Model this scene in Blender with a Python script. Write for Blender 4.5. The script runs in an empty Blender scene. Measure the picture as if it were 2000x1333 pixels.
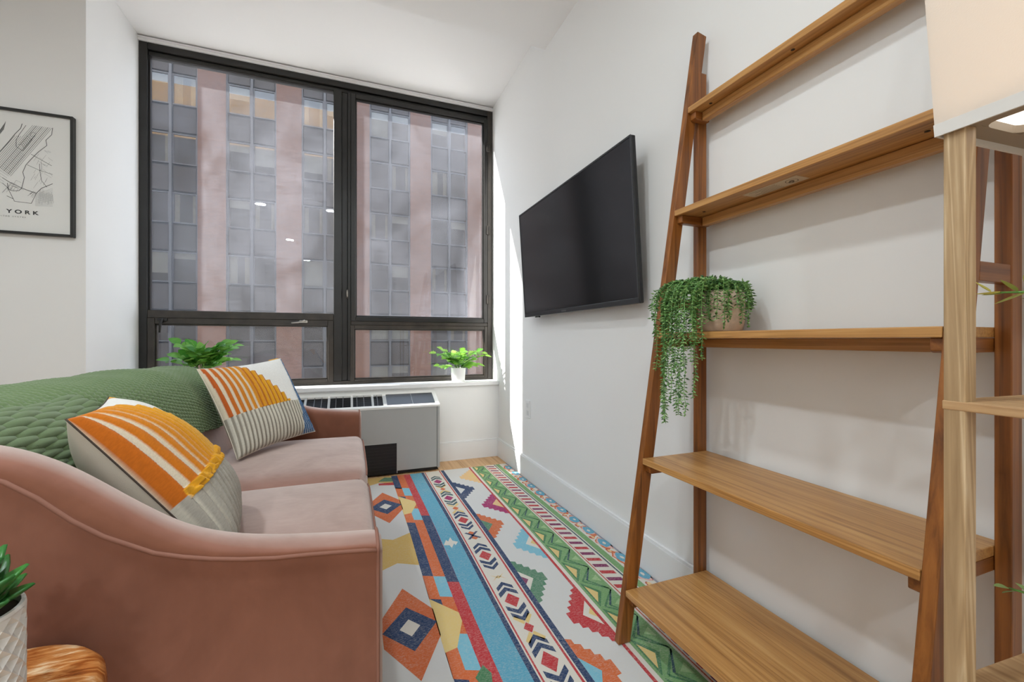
import bpy, bmesh, math, random
import numpy as np
from mathutils import Vector, Matrix, Euler

random.seed(7)
rng = np.random.default_rng(7)
SC = bpy.context.scene
COL = SC.collection

# ------------------------------------------------------------------ camera
F_PX = 827.0
cam_d = bpy.data.cameras.new('camera')
cam = bpy.data.objects.new('camera', cam_d)
COL.objects.link(cam)
cam_d.sensor_width = 36.0
cam_d.lens = F_PX / 2000.0 * 36.0
cam_d.shift_y = (664.0 - 666.5) / 2000.0
cam_d.clip_start = 0.02
cam_d.clip_end = 300
cam.location = (0, 0, 1.0)
cam.rotation_euler = (math.radians(90), 0, -math.atan2(318.0, F_PX))
SC.camera = cam

# ------------------------------------------------------------------ sky, sun, exposure
SC.view_settings.view_transform = 'Standard'
SC.view_settings.look = 'None'
SC.view_settings.gamma = 1.0
SC.view_settings.use_curve_mapping = False
SC.view_settings.exposure = 0.06

world = bpy.data.worlds.new('sky')
SC.world = world
world.use_nodes = True
wn, wl = world.node_tree.nodes, world.node_tree.links
bg = wn['Background']
tcw = wn.new('ShaderNodeTexCoord')
sepw = wn.new('ShaderNodeSeparateXYZ')
rw = wn.new('ShaderNodeValToRGB')
rw.color_ramp.elements[0].position = 0.0
rw.color_ramp.elements[0].color = (0.94, 0.97, 1.0, 1)
rw.color_ramp.elements[1].position = 0.8
rw.color_ramp.elements[1].color = (0.66, 0.80, 1.0, 1)
wl.new(tcw.outputs['Generated'], sepw.inputs[0])
wl.new(sepw.outputs['Z'], rw.inputs[0])
wl.new(rw.outputs[0], bg.inputs['Color'])
bg.inputs['Strength'].default_value = 3.0

sun_d = bpy.data.lights.new('sun', 'SUN')
sun = bpy.data.objects.new('sun', sun_d)
COL.objects.link(sun)
SUN_DIR = Vector((1.0, -0.335, -0.64)).normalized()
sun.rotation_euler = SUN_DIR.to_track_quat('-Z', 'Y').to_euler()
sun_d.energy = 25.0
sun_d.angle = math.radians(0.6)
sun_d.color = (1.0, 0.95, 0.88)

DOWNLIGHT_W = 18.5

# ------------------------------------------------------------------ helpers
def lin(r, g, b):
    def f(c):
        c /= 255.0
        return c / 12.92 if c <= 0.04045 else ((c + 0.055) / 1.055) ** 2.4
    return (f(r), f(g), f(b))

def wloc(o):
    v = Vector((0, 0, 0))
    while o is not None:
        v += o.location
        o = o.parent
    return v

def tag(o, label=None, cat=None, group=None, kind=None):
    if label: o['label'] = label
    if cat: o['category'] = cat
    if group: o['group'] = group
    if kind: o['kind'] = kind
    return o

def thing(name, label, cat, loc=(0, 0, 0), group=None, kind=None):
    o = bpy.data.objects.new(name, None)
    o.empty_display_size = 0.05
    COL.objects.link(o)
    o.location = loc
    return tag(o, label, cat, group, kind)

def put(name, me, parent=None, mat=None, smooth=False):
    """link a mesh given in world coordinates under parent (whose chain only translates)"""
    if parent is not None:
        off = wloc(parent)
        if off.length > 0:
            me.transform(Matrix.Translation(-off))
    if mat is not None:
        me.materials.clear()
        me.materials.append(mat)
    if smooth:
        for p in me.polygons: p.use_smooth = True
    o = bpy.data.objects.new(name, me)
    COL.objects.link(o)
    if parent is not None: o.parent = parent
    return o

def mesh(verts, faces):
    me = bpy.data.meshes.new('m')
    me.from_pydata([tuple(v) for v in verts], [], faces)
    me.update()
    return me

def bm_mesh(bm):
    me = bpy.data.meshes.new('m')
    bm.normal_update()
    bm.to_mesh(me)
    bm.free()
    return me

def bm_box(bm, lo, hi, bevel=0.0, seg=1, rot=None):
    g = bmesh.ops.create_cube(bm, size=1.0)
    vs = g['verts']
    c = [(a + b) / 2 for a, b in zip(lo, hi)]
    s = [abs(b - a) for a, b in zip(lo, hi)]
    for v in vs:
        v.co = Vector((v.co.x * s[0], v.co.y * s[1], v.co.z * s[2]))
    if bevel > 0:
        es = list({e for v in vs for e in v.link_edges})
        r = bmesh.ops.bevel(bm, geom=es, offset=min(bevel, min(s) * 0.45), segments=seg, profile=0.5, affect='EDGES')
        vs = list({v for f in r['faces'] for v in f.verts} | {v for v in vs if v.is_valid})
    M = Matrix.Translation(c)
    if rot is not None: M = M @ rot
    for v in vs: v.co = M @ v.co
    return vs

def box(name, lo, hi, mat, parent=None, bevel=0.0, seg=1):
    bm = bmesh.new()
    bm_box(bm, lo, hi, bevel, seg)
    return put(name, bm_mesh(bm), parent, mat)

def boxes(name, lst, mat, parent=None, bevel=0.0):
    bm = bmesh.new()
    for lo, hi in lst: bm_box(bm, lo, hi, bevel)
    return put(name, bm_mesh(bm), parent, mat)

def tube_geo(pts, r, n=8, closed=False):
    pts = [Vector(p) for p in pts]
    rs = r if hasattr(r, '__len__') else [r] * len(pts)
    V, Fc = [], []
    N = len(pts)
    up = Vector((0, 0, 1))
    prev = None
    for i, p in enumerate(pts):
        a = pts[(i - 1) % N] if (i > 0 or closed) else p
        b = pts[(i + 1) % N] if (i < N - 1 or closed) else p
        t = (b - a)
        t = t.normalized() if t.length > 1e-9 else Vector((0, 0, 1))
        if prev is None:
            x = t.cross(up)
            if x.length < 1e-3: x = t.cross(Vector((1, 0, 0)))
        else:
            x = prev - t * prev.dot(t)
        x.normalize()
        prev = x
        y = t.cross(x)
        for k in range(n):
            an = 2 * math.pi * k / n
            V.append(p + (x * math.cos(an) + y * math.sin(an)) * rs[i])
    for i in range(N - 1 + (1 if closed else 0)):
        j = (i + 1) % N
        for k in range(n):
            k2 = (k + 1) % n
            Fc.append((i * n + k, i * n + k2, j * n + k2, j * n + k))
    if not closed:
        Fc.append(tuple(range(n))[::-1])
        Fc.append(tuple((N - 1) * n + k for k in range(n)))
    return V, Fc

def tube(name, pts, r, mat, parent=None, n=8, closed=False):
    V, Fc = tube_geo(pts, r, n, closed)
    return put(name, mesh(V, Fc), parent, mat, True)

def lathe(name, prof, c, mat, parent=None, n=32, smooth=True):
    """prof: list of (r,z) ; c: centre (x,y,z0)"""
    V, Fc = [], []
    for r, z in prof:
        for k in range(n):
            a = 2 * math.pi * k / n
            V.append((c[0] + r * math.cos(a), c[1] + r * math.sin(a), c[2] + z))
    for i in range(len(prof) - 1):
        for k in range(n):
            k2 = (k + 1) % n
            Fc.append((i * n + k, i * n + k2, (i + 1) * n + k2, (i + 1) * n + k))
    Fc.append(tuple(range(n))[::-1])
    Fc.append(tuple((len(prof) - 1) * n + k for k in range(n)))
    return put(name, mesh(V, Fc), parent, mat, smooth)

def grid_mesh(P):
    """P: array (n,m,3) -> mesh of quads"""
    n, m = P.shape[:2]
    idx = np.arange(n * m).reshape(n, m)
    q = np.stack([idx[:-1, :-1], idx[1:, :-1], idx[1:, 1:], idx[:-1, 1:]], -1).reshape(-1, 4)
    me = bpy.data.meshes.new('m')
    me.vertices.add(n * m)
    me.vertices.foreach_set('co', P.reshape(-1).astype(np.float32))
    me.loops.add(q.size)
    me.loops.foreach_set('vertex_index', q.reshape(-1).astype(np.int32))
    me.polygons.add(len(q))
    me.polygons.foreach_set('loop_start', np.arange(0, q.size, 4, dtype=np.int32))
    me.update(calc_edges=True)
    me.validate()
    return me

def vcol(me, cols, name='col'):
    a = me.color_attributes.new(name, 'FLOAT_COLOR', 'POINT')
    c = np.ones((len(me.vertices), 4), np.float32)
    c[:, :3] = cols
    a.data.foreach_set('color', c.reshape(-1))

def rot_put(name, me, M, parent, mat, smooth=False):
    me.transform(M)
    return put(name, me, parent, mat, smooth)

def subsurf(o, lv=2):
    m = o.modifiers.new('sub', 'SUBSURF')
    m.levels = lv; m.render_levels = lv
    for p in o.data.polygons: p.use_smooth = True
    return o

# ------------------------------------------------------------------ materials
MATS = {}
def new_mat(name):
    m = bpy.data.materials.new(name)
    m.use_nodes = True
    nt = m.node_tree
    return m, nt, nt.nodes, nt.links, nt.nodes['Principled BSDF']

def noise_node(n, l, scale, vec=None, detail=4, rough=0.55, dist=0.0):
    t = n.new('ShaderNodeTexNoise')
    t.inputs['Scale'].default_value = scale
    t.inputs['Detail'].default_value = detail
    t.inputs['Roughness'].default_value = rough
    t.inputs['Distortion'].default_value = dist
    if vec is not None: l.new(vec, t.inputs['Vector'])
    return t

def obj_vec(n, l, scale=(1, 1, 1), rot=(0, 0, 0), loc=(0, 0, 0)):
    tc = n.new('ShaderNodeTexCoord')
    mp = n.new('ShaderNodeMapping')
    mp.inputs['Scale'].default_value = scale
    mp.inputs['Rotation'].default_value = rot
    mp.inputs['Location'].default_value = loc
    l.new(tc.outputs['Object'], mp.inputs['Vector'])
    return mp.outputs[0]

def ramp(n, l, fac, stops):
    r = n.new('ShaderNodeValToRGB')
    e = r.color_ramp.elements
    while len(e) > 1: e.remove(e[-1])
    e[0].position = stops[0][0]; e[0].color = (*stops[0][1], 1)
    for p, c in stops[1:]:
        x = e.new(p); x.color = (*c, 1)
    l.new(fac, r.inputs[0])
    return r

def add_bump(n, l, bsdf, height, strength=0.2, dist=0.002):
    b = n.new('ShaderNodeBump')
    b.inputs['Strength'].default_value = strength
    b.inputs['Distance'].default_value = dist
    l.new(height, b.inputs['Height'])
    l.new(b.outputs[0], bsdf.inputs['Normal'])

def plain(name, c, rough=0.5, metal=0.0, spec=0.5, var=0.0, vscale=20, bump=0.0, bscale=200, bdist=0.001, sheen=0.0, coat=0.0):
    m, nt, n, l, b = new_mat(name)
    b.inputs['Base Color'].default_value = (*c, 1)
    b.inputs['Roughness'].default_value = rough
    b.inputs['Metallic'].default_value = metal
    b.inputs['Specular IOR Level'].default_value = spec
    if sheen:
        b.inputs['Sheen Weight'].default_value = sheen
        b.inputs['Sheen Roughness'].default_value = 0.4
    if coat: b.inputs['Coat Weight'].default_value = coat
    if var > 0:
        t = noise_node(n, l, vscale, obj_vec(n, l))
        lo = tuple(x * (1 - var) for x in c); hi = tuple(min(1, x * (1 + var)) for x in c)
        r = ramp(n, l, t.outputs['Fac'], [(0.3, lo), (0.7, hi)])
        l.new(r.outputs[0], b.inputs['Base Color'])
    if bump > 0:
        t2 = noise_node(n, l, bscale, obj_vec(n, l))
        add_bump(n, l, b, t2.outputs['Fac'], bump, bdist)
    return m

def wood(name, dark, mid, light, axis='Y', grain=38.0, along=1.3, rough=0.42, ring=0.0):
    m, nt, n, l, b = new_mat(name)
    sc = {'X': (along, grain, grain), 'Y': (grain, along, grain), 'Z': (grain, grain, along)}[axis]
    v = obj_vec(n, l, sc)
    t = noise_node(n, l, 1.0, v, 6, 0.62, 0.6)
    v2 = obj_vec(n, l, tuple(s * 0.22 for s in sc), loc=(3.1, 1.7, 0.4))
    t2 = noise_node(n, l, 1.0, v2, 3, 0.5, 1.5)
    # broad figure : contour lines of a stretched noise
    mu = n.new('ShaderNodeMath'); mu.operation = 'MULTIPLY'; mu.inputs[1].default_value = 9.0
    l.new(t2.outputs['Fac'], mu.inputs[0])
    fr = n.new('ShaderNodeMath'); fr.operation = 'PINGPONG'; fr.inputs[1].default_value = 0.5
    l.new(mu.outputs[0], fr.inputs[0])
    mx = n.new('ShaderNodeMath'); mx.operation = 'MULTIPLY_ADD'
    mx.inputs[1].default_value = ring
    l.new(fr.outputs[0], mx.inputs[0]); l.new(t.outputs['Fac'], mx.inputs[2])
    r = ramp(n, l, mx.outputs[0], [(0.30, dark), (0.5 + ring * 0.25, mid), (0.72 + ring * 0.5, light)])
    l.new(r.outputs[0], b.inputs['Base Color'])
    b.inputs['Roughness'].default_value = rough
    add_bump(n, l, b, t.outputs['Fac'], 0.25, 0.0008)
    return m

def attr_mat(name, rough=0.9, fade=None, fscale=60, stretch=(1, 1, 1), bump=0.0, bscale=400, bdist=0.001, sheen=0.0, fmax=0.35):
    m, nt, n, l, b = new_mat(name)
    a = n.new('ShaderNodeAttribute'); a.attribute_name = 'col'
    b.inputs['Roughness'].default_value = rough
    b.inputs['Specular IOR Level'].default_value = 0.2
    b.inputs['Sheen Weight'].default_value = sheen
    out = a.outputs['Color']
    if fade is not None:
        t = noise_node(n, l, fscale, obj_vec(n, l, stretch), 5, 0.7)
        t3 = noise_node(n, l, 5, obj_vec(n, l), 3, 0.6)
        r = ramp(n, l, t.outputs['Fac'], [(0.47, (0, 0, 0)), (0.72, (1, 1, 1))])
        r3 = ramp(n, l, t3.outputs['Fac'], [(0.3, (0.35,) * 3), (0.7, (1, 1, 1))])
        mm = n.new('ShaderNodeMath'); mm.operation = 'MULTIPLY'
        l.new(r.outputs[0], mm.inputs[0]); l.new(r3.outputs[0], mm.inputs[1])
        m2 = n.new('ShaderNodeMath'); m2.operation = 'MULTIPLY'; m2.inputs[1].default_value = fmax
        l.new(mm.outputs[0], m2.inputs[0])
        mix = n.new('ShaderNodeMix'); mix.data_type = 'RGBA'
        l.new(m2.outputs[0], mix.inputs['Factor'])
        l.new(out, mix.inputs['A'])
        mix.inputs['B'].default_value = (*fade, 1)
        out = mix.outputs['Result']
    l.new(out, b.inputs['Base Color'])
    if bump > 0:
        t2 = noise_node(n, l, bscale, obj_vec(n, l, stretch), 2, 0.5)
        add_bump(n, l, b, t2.outputs['Fac'], bump, bdist)
    return m

def emit(name, c, s):
    m, nt, n, l, b = new_mat(name)
    b.inputs['Base Color'].default_value = (*c, 1)
    b.inputs['Emission Color'].default_value = (*c, 1)
    b.inputs['Emission Strength'].default_value = s
    return m

def glass_mat(name, dust, dust_col=(0.80, 0.83, 0.93), refl=1.0, streak=True):
    """clear pane : transparent + fresnel reflection + a film of dust that scatters light"""
    m, nt, n, l, b = new_mat(name)
    n.remove(b)
    out = n['Material Output']
    tr = n.new('ShaderNodeBsdfTransparent'); tr.inputs[0].default_value = (0.95, 0.96, 0.97, 1)
    gl = n.new('ShaderNodeBsdfGlossy'); gl.inputs['Roughness'].default_value = 0.0
    fr = n.new('ShaderNodeLayerWeight'); fr.inputs['Blend'].default_value = 0.5
    pw_ = n.new('ShaderNodeMath'); pw_.operation = 'POWER'; pw_.inputs[1].default_value = 5.0
    l.new(fr.outputs['Facing'], pw_.inputs[0])
    fm = n.new('ShaderNodeMath'); fm.operation = 'MULTIPLY_ADD'; fm.inputs[1].default_value = 0.7; fm.inputs[2].default_value = 0.03 * refl
    l.new(pw_.outputs[0], fm.inputs[0])
    mx = n.new('ShaderNodeMixShader')
    l.new(fm.outputs[0], mx.inputs[0]); l.new(tr.outputs[0], mx.inputs[1]); l.new(gl.outputs[0], mx.inputs[2])
    last = mx.outputs[0]
    if dust > 0:
        tl = n.new('ShaderNodeBsdfTranslucent'); tl.inputs[0].default_value = (*dust_col, 1)
        df = n.new('ShaderNodeBsdfDiffuse'); df.inputs[0].default_value = (*dust_col, 1)
        md = n.new('ShaderNodeMixShader'); md.inputs[0].default_value = 1.0
        l.new(df.outputs[0], md.inputs[1]); l.new(tl.outputs[0], md.inputs[2])
        fac = None
        t1 = noise_node(n, l, 1.0, obj_vec(n, l, (1.6, 1, 1.2)), 3, 0.6, 0.8)
        t2 = noise_node(n, l, 1.0, obj_vec(n, l, (90, 1, 7)), 4, 0.7)
        t4 = noise_node(n, l, 1.0, obj_vec(n, l, (7, 1, 70)), 3, 0.7)
        a1 = n.new('ShaderNodeMath'); a1.operation = 'MULTIPLY'
        r1 = ramp(n, l, t1.outputs['Fac'], [(0.3, (0.35,) * 3), (0.72, (1.5,) * 3)])
        a2 = n.new('ShaderNodeMath'); a2.operation = 'ADD'
        l.new(t2.outputs['Fac'], a2.inputs[0]); l.new(t4.outputs['Fac'], a2.inputs[1])
        r2 = ramp(n, l, a2.outputs[0], [(0.6, (0.55,) * 3), (1.0, (1.25,) * 3)])
        r2.color_ramp.elements[1].position = 1.0
        l.new(r1.outputs[0], a1.inputs[0]); l.new(r2.outputs[0], a1.inputs[1])
        a3 = n.new('ShaderNodeMath'); a3.operation = 'MULTIPLY'; a3.inputs[1].default_value = dust
        l.new(a1.outputs[0], a3.inputs[0])
        m3 = n.new('ShaderNodeMixShader')
        l.new(a3.outputs[0], m3.inputs[0]); l.new(last, m3.inputs[1]); l.new(md.outputs[0], m3.inputs[2])
        last = m3.outputs[0]
    l.new(last, out.inputs['Surface'])
    return m

M_WALL = plain('wall_paint', (0.82, 0.815, 0.80), 0.85, spec=0.2, bump=0.05, bscale=350)
M_WALL_PIC = plain('wall_paint_grey', (0.80, 0.79, 0.775), 0.85, spec=0.2, bump=0.05, bscale=350)
M_CEIL = plain('ceiling_paint', (0.86, 0.855, 0.855), 0.9, spec=0.2)
M_TRIM = plain('trim_paint', (0.82, 0.82, 0.82), 0.45, spec=0.4)
M_BRONZE = plain('dark_bronze', (0.010, 0.009, 0.008), 0.38, spec=0.5, var=0.35, vscale=9)
M_BRONZE2 = plain('lit_bronze', (0.030, 0.023, 0.017), 0.42, spec=0.5, var=0.4, vscale=12)  # paler brown copy of the bronze : light on the lower frame put into the colour
M_STEEL = plain('latch_metal', (0.35, 0.33, 0.30), 0.3, 0.9)
M_GLASS_UP = glass_mat('dusty_pane', 0.043)
M_GLASS_LO = glass_mat('pane', 0.014)
M_VELVET = None

# ------------------------------------------------------------------ room numbers (metres, camera stands at x=y=0, eye 1.0)
XR = 1.205      # right wall face
XL = -2.0       # left wall face
YB = -5.0       # back wall face
YP = 3.0        # wall with the framed map
XBAY = -1.345   # left cheek of the window bay
YS = 3.46       # wall under the sill
YW = 3.65       # window plane
ZC = 2.915      # main ceiling
ZB = 3.085      # bay ceiling

def struct(o, label=None):
    o['kind'] = 'structure'
    if label: o['label'] = label
    return o

# --- floor of oak planks
floor = thing('floor', 'light oak plank floor showing beside the rug under the window', None, kind='structure')
M_OAKF = wood('oak_floor', lin(176, 132, 90), lin(206, 166, 120), lin(224, 188, 146), 'Y', 26, 1.0, 0.45)
box('subfloor', (XL - 0.1, YB - 0.1, -0.2), (XR + 0.1, YW + 0.07, -0.016), plain('subfloor', (0.1, 0.08, 0.06), 0.9), floor)
pw = 0.187
nx = int(math.ceil((XR - XL) / pw))
pm = {}
for i in range(nx):
    x0 = XR - (i + 1) * pw
    x0c = max(x0, XL)
    x1 = XR - i * pw
    y = YB - (i * 0.73 % 1.7)
    while y < YS:
        y1 = y + 1.75
        a, b_ = max(y, YB), min(y1, YS)
        if b_ - a > 0.02:
            dz = random.uniform(-0.0006, 0)
            key = (round(x1 - x0c, 3), round(b_ - a, 3))
            if key not in pm:
                bm = bmesh.new()
                bm_box(bm, (0.0006, 0.0006, -0.015), (key[0] - 0.0006, key[1] - 0.0006, 0), 0.0012)
                me = bm_mesh(bm); me.materials.append(M_OAKF); pm[key] = me
            o = bpy.data.objects.new('plank', pm[key])
            COL.objects.link(o); o.parent = floor; o.location = (x0c, a, dz)
        y = y1

# --- walls, ceilings
struct(box('wall_right', (XR, YB - 0.1, -0.2), (XR + 0.12, YW + 0.2, 3.4), M_WALL), 'long white wall that carries the television')
struct(box('wall_left', (XL - 0.12, YB - 0.1, -0.2), (XL, YP, 3.4), M_WALL), 'white wall behind the sofa')
struct(box('wall_back', (XL - 0.12, YB - 0.12, -0.2), (XR + 0.12, YB, 3.4), M_WALL), 'white wall opposite the window')
# block between picture wall and window bay : front face = picture wall, right face = cheek of the bay
struct(box('wall_left_pier', (XL - 0.12, YP, -0.2), (XBAY, YW + 0.09, 3.4), M_WALL_PIC), 'grey white wall beside the window bay with the framed map')
struct(box('wall_under_window', (XBAY, YS, -0.2), (XR, YW + 0.09, 0.612), M_WALL), 'white wall below the window sill')
struct(box('wall_over_window', (XBAY, YW - 0.03, 3.052), (XR, YW + 0.09, 3.4), M_WALL), 'white strip of wall over the window head')
struct(box('ceiling', (XL - 0.12, YB - 0.12, ZC), (XR + 0.12, 2.53, 3.4), M_CEIL), 'flat white ceiling')
struct(box('ceiling_bay', (XL - 0.12, 2.53, ZB), (XR + 0.12, YW - 0.03, 3.4), M_CEIL), 'raised white ceiling of the window bay')
struct(boxes('trim_window_head', [((XBAY, YW - 0.050, 3.066), (XR, YW - 0.03, 3.076)), ((XBAY, YW - 0.042, 3.050), (XR, YW - 0.03, 3.066))], M_TRIM), 'narrow white stepped strip over the window')
def baseboard(name, lo, hi, ax, sgn, label):
    b = 0.155
    bm = bmesh.new()
    bm_box(bm, lo, (hi[0], hi[1], b - 0.012))
    lo2, hi2 = list(lo), list(hi)
    if ax == 0:
        if sgn < 0: lo2[0] += 0.005
        else: hi2[0] -= 0.005
    else:
        if sgn < 0: lo2[1] += 0.005
        else: hi2[1] -= 0.005
    bm_box(bm, (lo2[0], lo2[1], b - 0.012), (hi2[0], hi2[1], b), 0.002)
    struct(put(name, bm_mesh(bm), None, M_TRIM), label)
baseboard('baseboard_right', (XR - 0.016, YB, 0), (XR, YS, 0), 0, -1, 'white baseboard along the television wall')
baseboard('baseboard_window', (0.66, YS - 0.016, 0), (XR - 0.016, YS, 0), 1, -1, 'short white baseboard under the window sill')
baseboard('baseboard_left', (XL, YB, 0), (XL + 0.016, YP, 0), 0, 1, 'white baseboard behind the sofa')
sill = box('trim_window_sill', (XBAY, YS - 0.022, 0.612), (XR, YW - 0.02, 0.645), M_TRIM, None, 0.004)
struct(sill, 'white window sill that carries two potted plants')

# ------------------------------------------------------------------ window
win = thing('window_1', 'wide dark bronze window of four panes facing brick offices', None, (0, YW, 0.645), kind='structure')
yf0, yf1 = YW - 0.03, YW + 0.05      # frame depth
yg = YW + 0.012
ZT, ZBm = 3.052, 0.645
fr = box('outer_frame_left', (XBAY, yf0, ZBm), (-1.297, yf1, ZT), M_BRONZE, win, 0.003)
fr.name = 'frame_jamb'
box('frame_jamb', (1.158, yf0, ZBm), (XR, yf1, ZT), M_BRONZE2, win, 0.003)
boxes('frame_head', [((-1.297, yf0, 3.005), (1.158, yf1, ZT)), ((-1.297, yf0 + 0.02, 2.975), (1.158, yf1, 3.005))], M_BRONZE, win, 0.003)
boxes('frame_bottom', [((-1.297, yf0, ZBm), (1.158, yf1, 0.672))], M_BRONZE2, win, 0.003)
boxes('center_mullion', [((-0.115, yf0 - 0.005, 0.672), (-0.055, yf1, 2.975)), ((-0.055, yf0 + 0.02, 0.672), (-0.012, yf1, 2.975)), ((-0.012, yf0 + 0.004, 0.672), (0.012, yf1, 2.975))], M_BRONZE, win, 0.003)
boxes('transom_bar', [((-1.297, yf0, 1.152), (-0.115, yf1, 1.206)), ((0.012, yf0 + 0.004, 1.118), (1.158, yf1, 1.150))], M_BRONZE2, win, 0.003)
def sash(name, x0, x1, z0, z1, w, mat, pane_mat, y0=yf0 - 0.004, y1=yf0 + 0.036, wb=None):
    wb = wb or w
    s = boxes(name, [((x0, y0, z0), (x0 + w, y1, z1)), ((x1 - w, y0, z0), (x1, y1, z1)),
                     ((x0 + w, y0, z1 - w), (x1 - w, y1, z1)), ((x0 + w, y0, z0), (x1 - w, y1, z0 + wb))], mat, win, 0.003)
    # inner glazing bead
    b = 0.010
    boxes('glazing_bead', [((x0 + w, y0 + 0.014, z0 + wb), (x0 + w + b, y1, z1 - w)), ((x1 - w - b, y0 + 0.014, z0 + wb), (x1 - w, y1, z1 - w)),
                           ((x0 + w, y0 + 0.014, z1 - w - b), (x1 - w, y1, z1 - w)), ((x0 + w, y0 + 0.014, z0 + wb), (x1 - w, y1, z0 + wb + b))], mat, s, 0.002)
    box('pane', (x0 + w, yg, z0 + wb), (x1 - w, yg + 0.004, z1 - w), pane_mat, s)
    return s
box('pane', (-1.297, yg, 1.206), (-0.115, yg + 0.004, 2.975), M_GLASS_UP, win)
box('glazing_bead', (-1.297, yf0 + 0.02, 1.206), (-1.287, yg, 2.975), M_BRONZE, win)
sash('vent_sash', -1.297, -0.115, 0.664, 1.152, 0.042, M_BRONZE2, M_GLASS_LO, wb=0.026)
sash('casement_sash', 0.012, 1.158, 1.150, 2.975, 0.036, M_BRONZE, M_GLASS_UP)
sash('lower_sash', 0.008, 1.158, 0.664, 1.118, 0.030, M_BRONZE2, M_GLASS_LO, wb=0.018)
# hardware
for hz in (1.36, 1.98, 2.72):
    boxes('hinge', [((1.146, yf0 - 0.014, hz - 0.04), (1.170, yf0 - 0.002, hz + 0.04)), ((1.163, yf0 - 0.018, hz - 0.038), (1.175, yf0 - 0.006, hz + 0.038))], M_BRONZE2, win, 0.002)
h = boxes('handle', [((-0.026, yf0 - 0.012, 1.33), (-0.006, yf0 + 0.02, 1.40))], M_BRONZE2, win, 0.003)
tube('lever', [(-0.016, yf0 - 0.016, 1.395), (-0.016, yf0 - 0.022, 1.37), (-0.014, yf0 - 0.02, 1.34)], [0.006, 0.006, 0.004], M_STEEL, h)
for lx, d in ((-0.335, 1), (-1.215, -1)):
    k = boxes('latch', [((lx - 0.02, yf0 - 0.020, 1.130), (lx + 0.035, yf0 - 0.004, 1.150))], M_STEEL if d > 0 else M_BRONZE, win, 0.003)
    if d > 0:
        tube('lever', [(lx + 0.02, yf0 - 0.024, 1.148), (lx - 0.03, yf0 - 0.026, 1.132), (lx - 0.075, yf0 - 0.024, 1.128)], [0.008, 0.006, 0.005], M_STEEL, k)
    else:
        tube('lever', [(lx + 0.01, yf0 - 0.024, 1.145), (lx, yf0 - 0.03, 1.10), (lx - 0.004, yf0 - 0.028, 1.05)], [0.009, 0.008, 0.006], M_BRONZE, k)

# ------------------------------------------------------------------ outside : our own building's skin and the street
M_SKIN = plain('outside_cladding', lin(92, 86, 82), 0.7, var=0.15, vscale=0.8)
M_TAN = plain('tan_cladding', lin(216, 168, 104), 0.7, var=0.12, vscale=0.5)
y0, y1 = YW + 0.09, YW + 0.15
struct(boxes('wall_outside', [((-34, y0, -14), (-1.40, y1, 21.6)), ((XR + 0.02, y0, -14), (28, y1, 21.6)),
                              ((-1.40, y0, 3.04), (XR + 0.02, y0 + 0.035, 21.6)), ((-1.40, y0, -14), (XR + 0.02, y1, 0.62)),
                              ((0.5, y0, 21.6), (28, y1, 27))], M_SKIN), 'dark outer face of the building around the window')
struct(box('wall_outside_top', (-34, y0, 21.6), (0.5, y1, 27), M_TAN), 'tan top storey of the same building, seen mirrored in the offices')
struct(box('street', (-60, 3.9, -14.2), (60, 60, -14.0), plain('street_concrete', (0.42, 0.41, 0.39), 0.9, var=0.2, vscale=1.5)), 'pale concrete street far below the window')

# opposite office block
YF = 28.0
M_BRICK = None
def brick_mat():
    m, nt, n, l, b = new_mat('brick_pier')
    tc = n.new('ShaderNodeTexCoord')
    sp = n.new('ShaderNodeSeparateXYZ'); cb = n.new('ShaderNodeCombineXYZ')
    l.new(tc.outputs['Object'], sp.inputs[0]); l.new(sp.outputs['X'], cb.inputs['X']); l.new(sp.outputs['Z'], cb.inputs['Y'])
    br = n.new('ShaderNodeTexBrick')
    br.inputs['Scale'].default_value = 4.0
    br.inputs['Color1'].default_value = (*lin(112, 80, 65), 1)
    br.inputs['Color2'].default_value = (*lin(100, 70, 56), 1)
    br.inputs['Mortar'].default_value = (*lin(112, 90, 82), 1)
    br.inputs['Mortar Size'].default_value = 0.012
    br.inputs['Row Height'].default_value = 0.30
    br.inputs['Brick Width'].default_value = 0.9
    l.new(cb.outputs[0], br.inputs['Vector'])
    t = noise_node(n, l, 0.6, tc.outputs['Object'], 4)
    r = ramp(n, l, t.outputs['Fac'], [(0.3, (0.85,) * 3), (0.7, (1.1,) * 3)])
    mx = n.new('ShaderNodeMix'); mx.data_type = 'RGBA'; mx.blend_type = 'MULTIPLY'; mx.inputs['Factor'].default_value = 1.0
    l.new(br.outputs['Color'], mx.inputs['A']); l.new(r.outputs[0], mx.inputs['B'])
    l.new(mx.outputs['Result'], b.inputs['Base Color'])
    b.inputs['Roughness'].default_value = 0.9
    return m
M_BRICK = brick_mat()
M_SPAN = plain('spandrel_metal', lin(48, 44, 43), 0.5, var=0.08, vscale=3)
M_ALU = plain('window_aluminium', lin(84, 87, 92), 0.4, 0.3)
M_OFFGL = glass_mat('office_glass', 0.0, refl=2.4)
M_DARKIN = plain('office_interior', (0.035, 0.036, 0.04), 0.9, var=0.5, vscale=0.7)
M_BLIND = plain('office_blind', lin(112, 112, 104), 0.9, var=0.1, vscale=2)
M_CURT = plain('office_curtain', lin(98, 94, 78), 0.9, var=0.2, vscale=4)
off = thing('office_building', 'brown brick office block with dark window bays across the street', 'building', (0, YF, -14))
PER, BW = 3.82, 2.5
bays = [(-6.45 + PER * k) for k in range(-4, 6)]
ZTOPS = [15.45 - 3.22 * k for k in range(0, 6)]
def shared(name, me_cache={}):
    return me_cache
cache = {}
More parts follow.
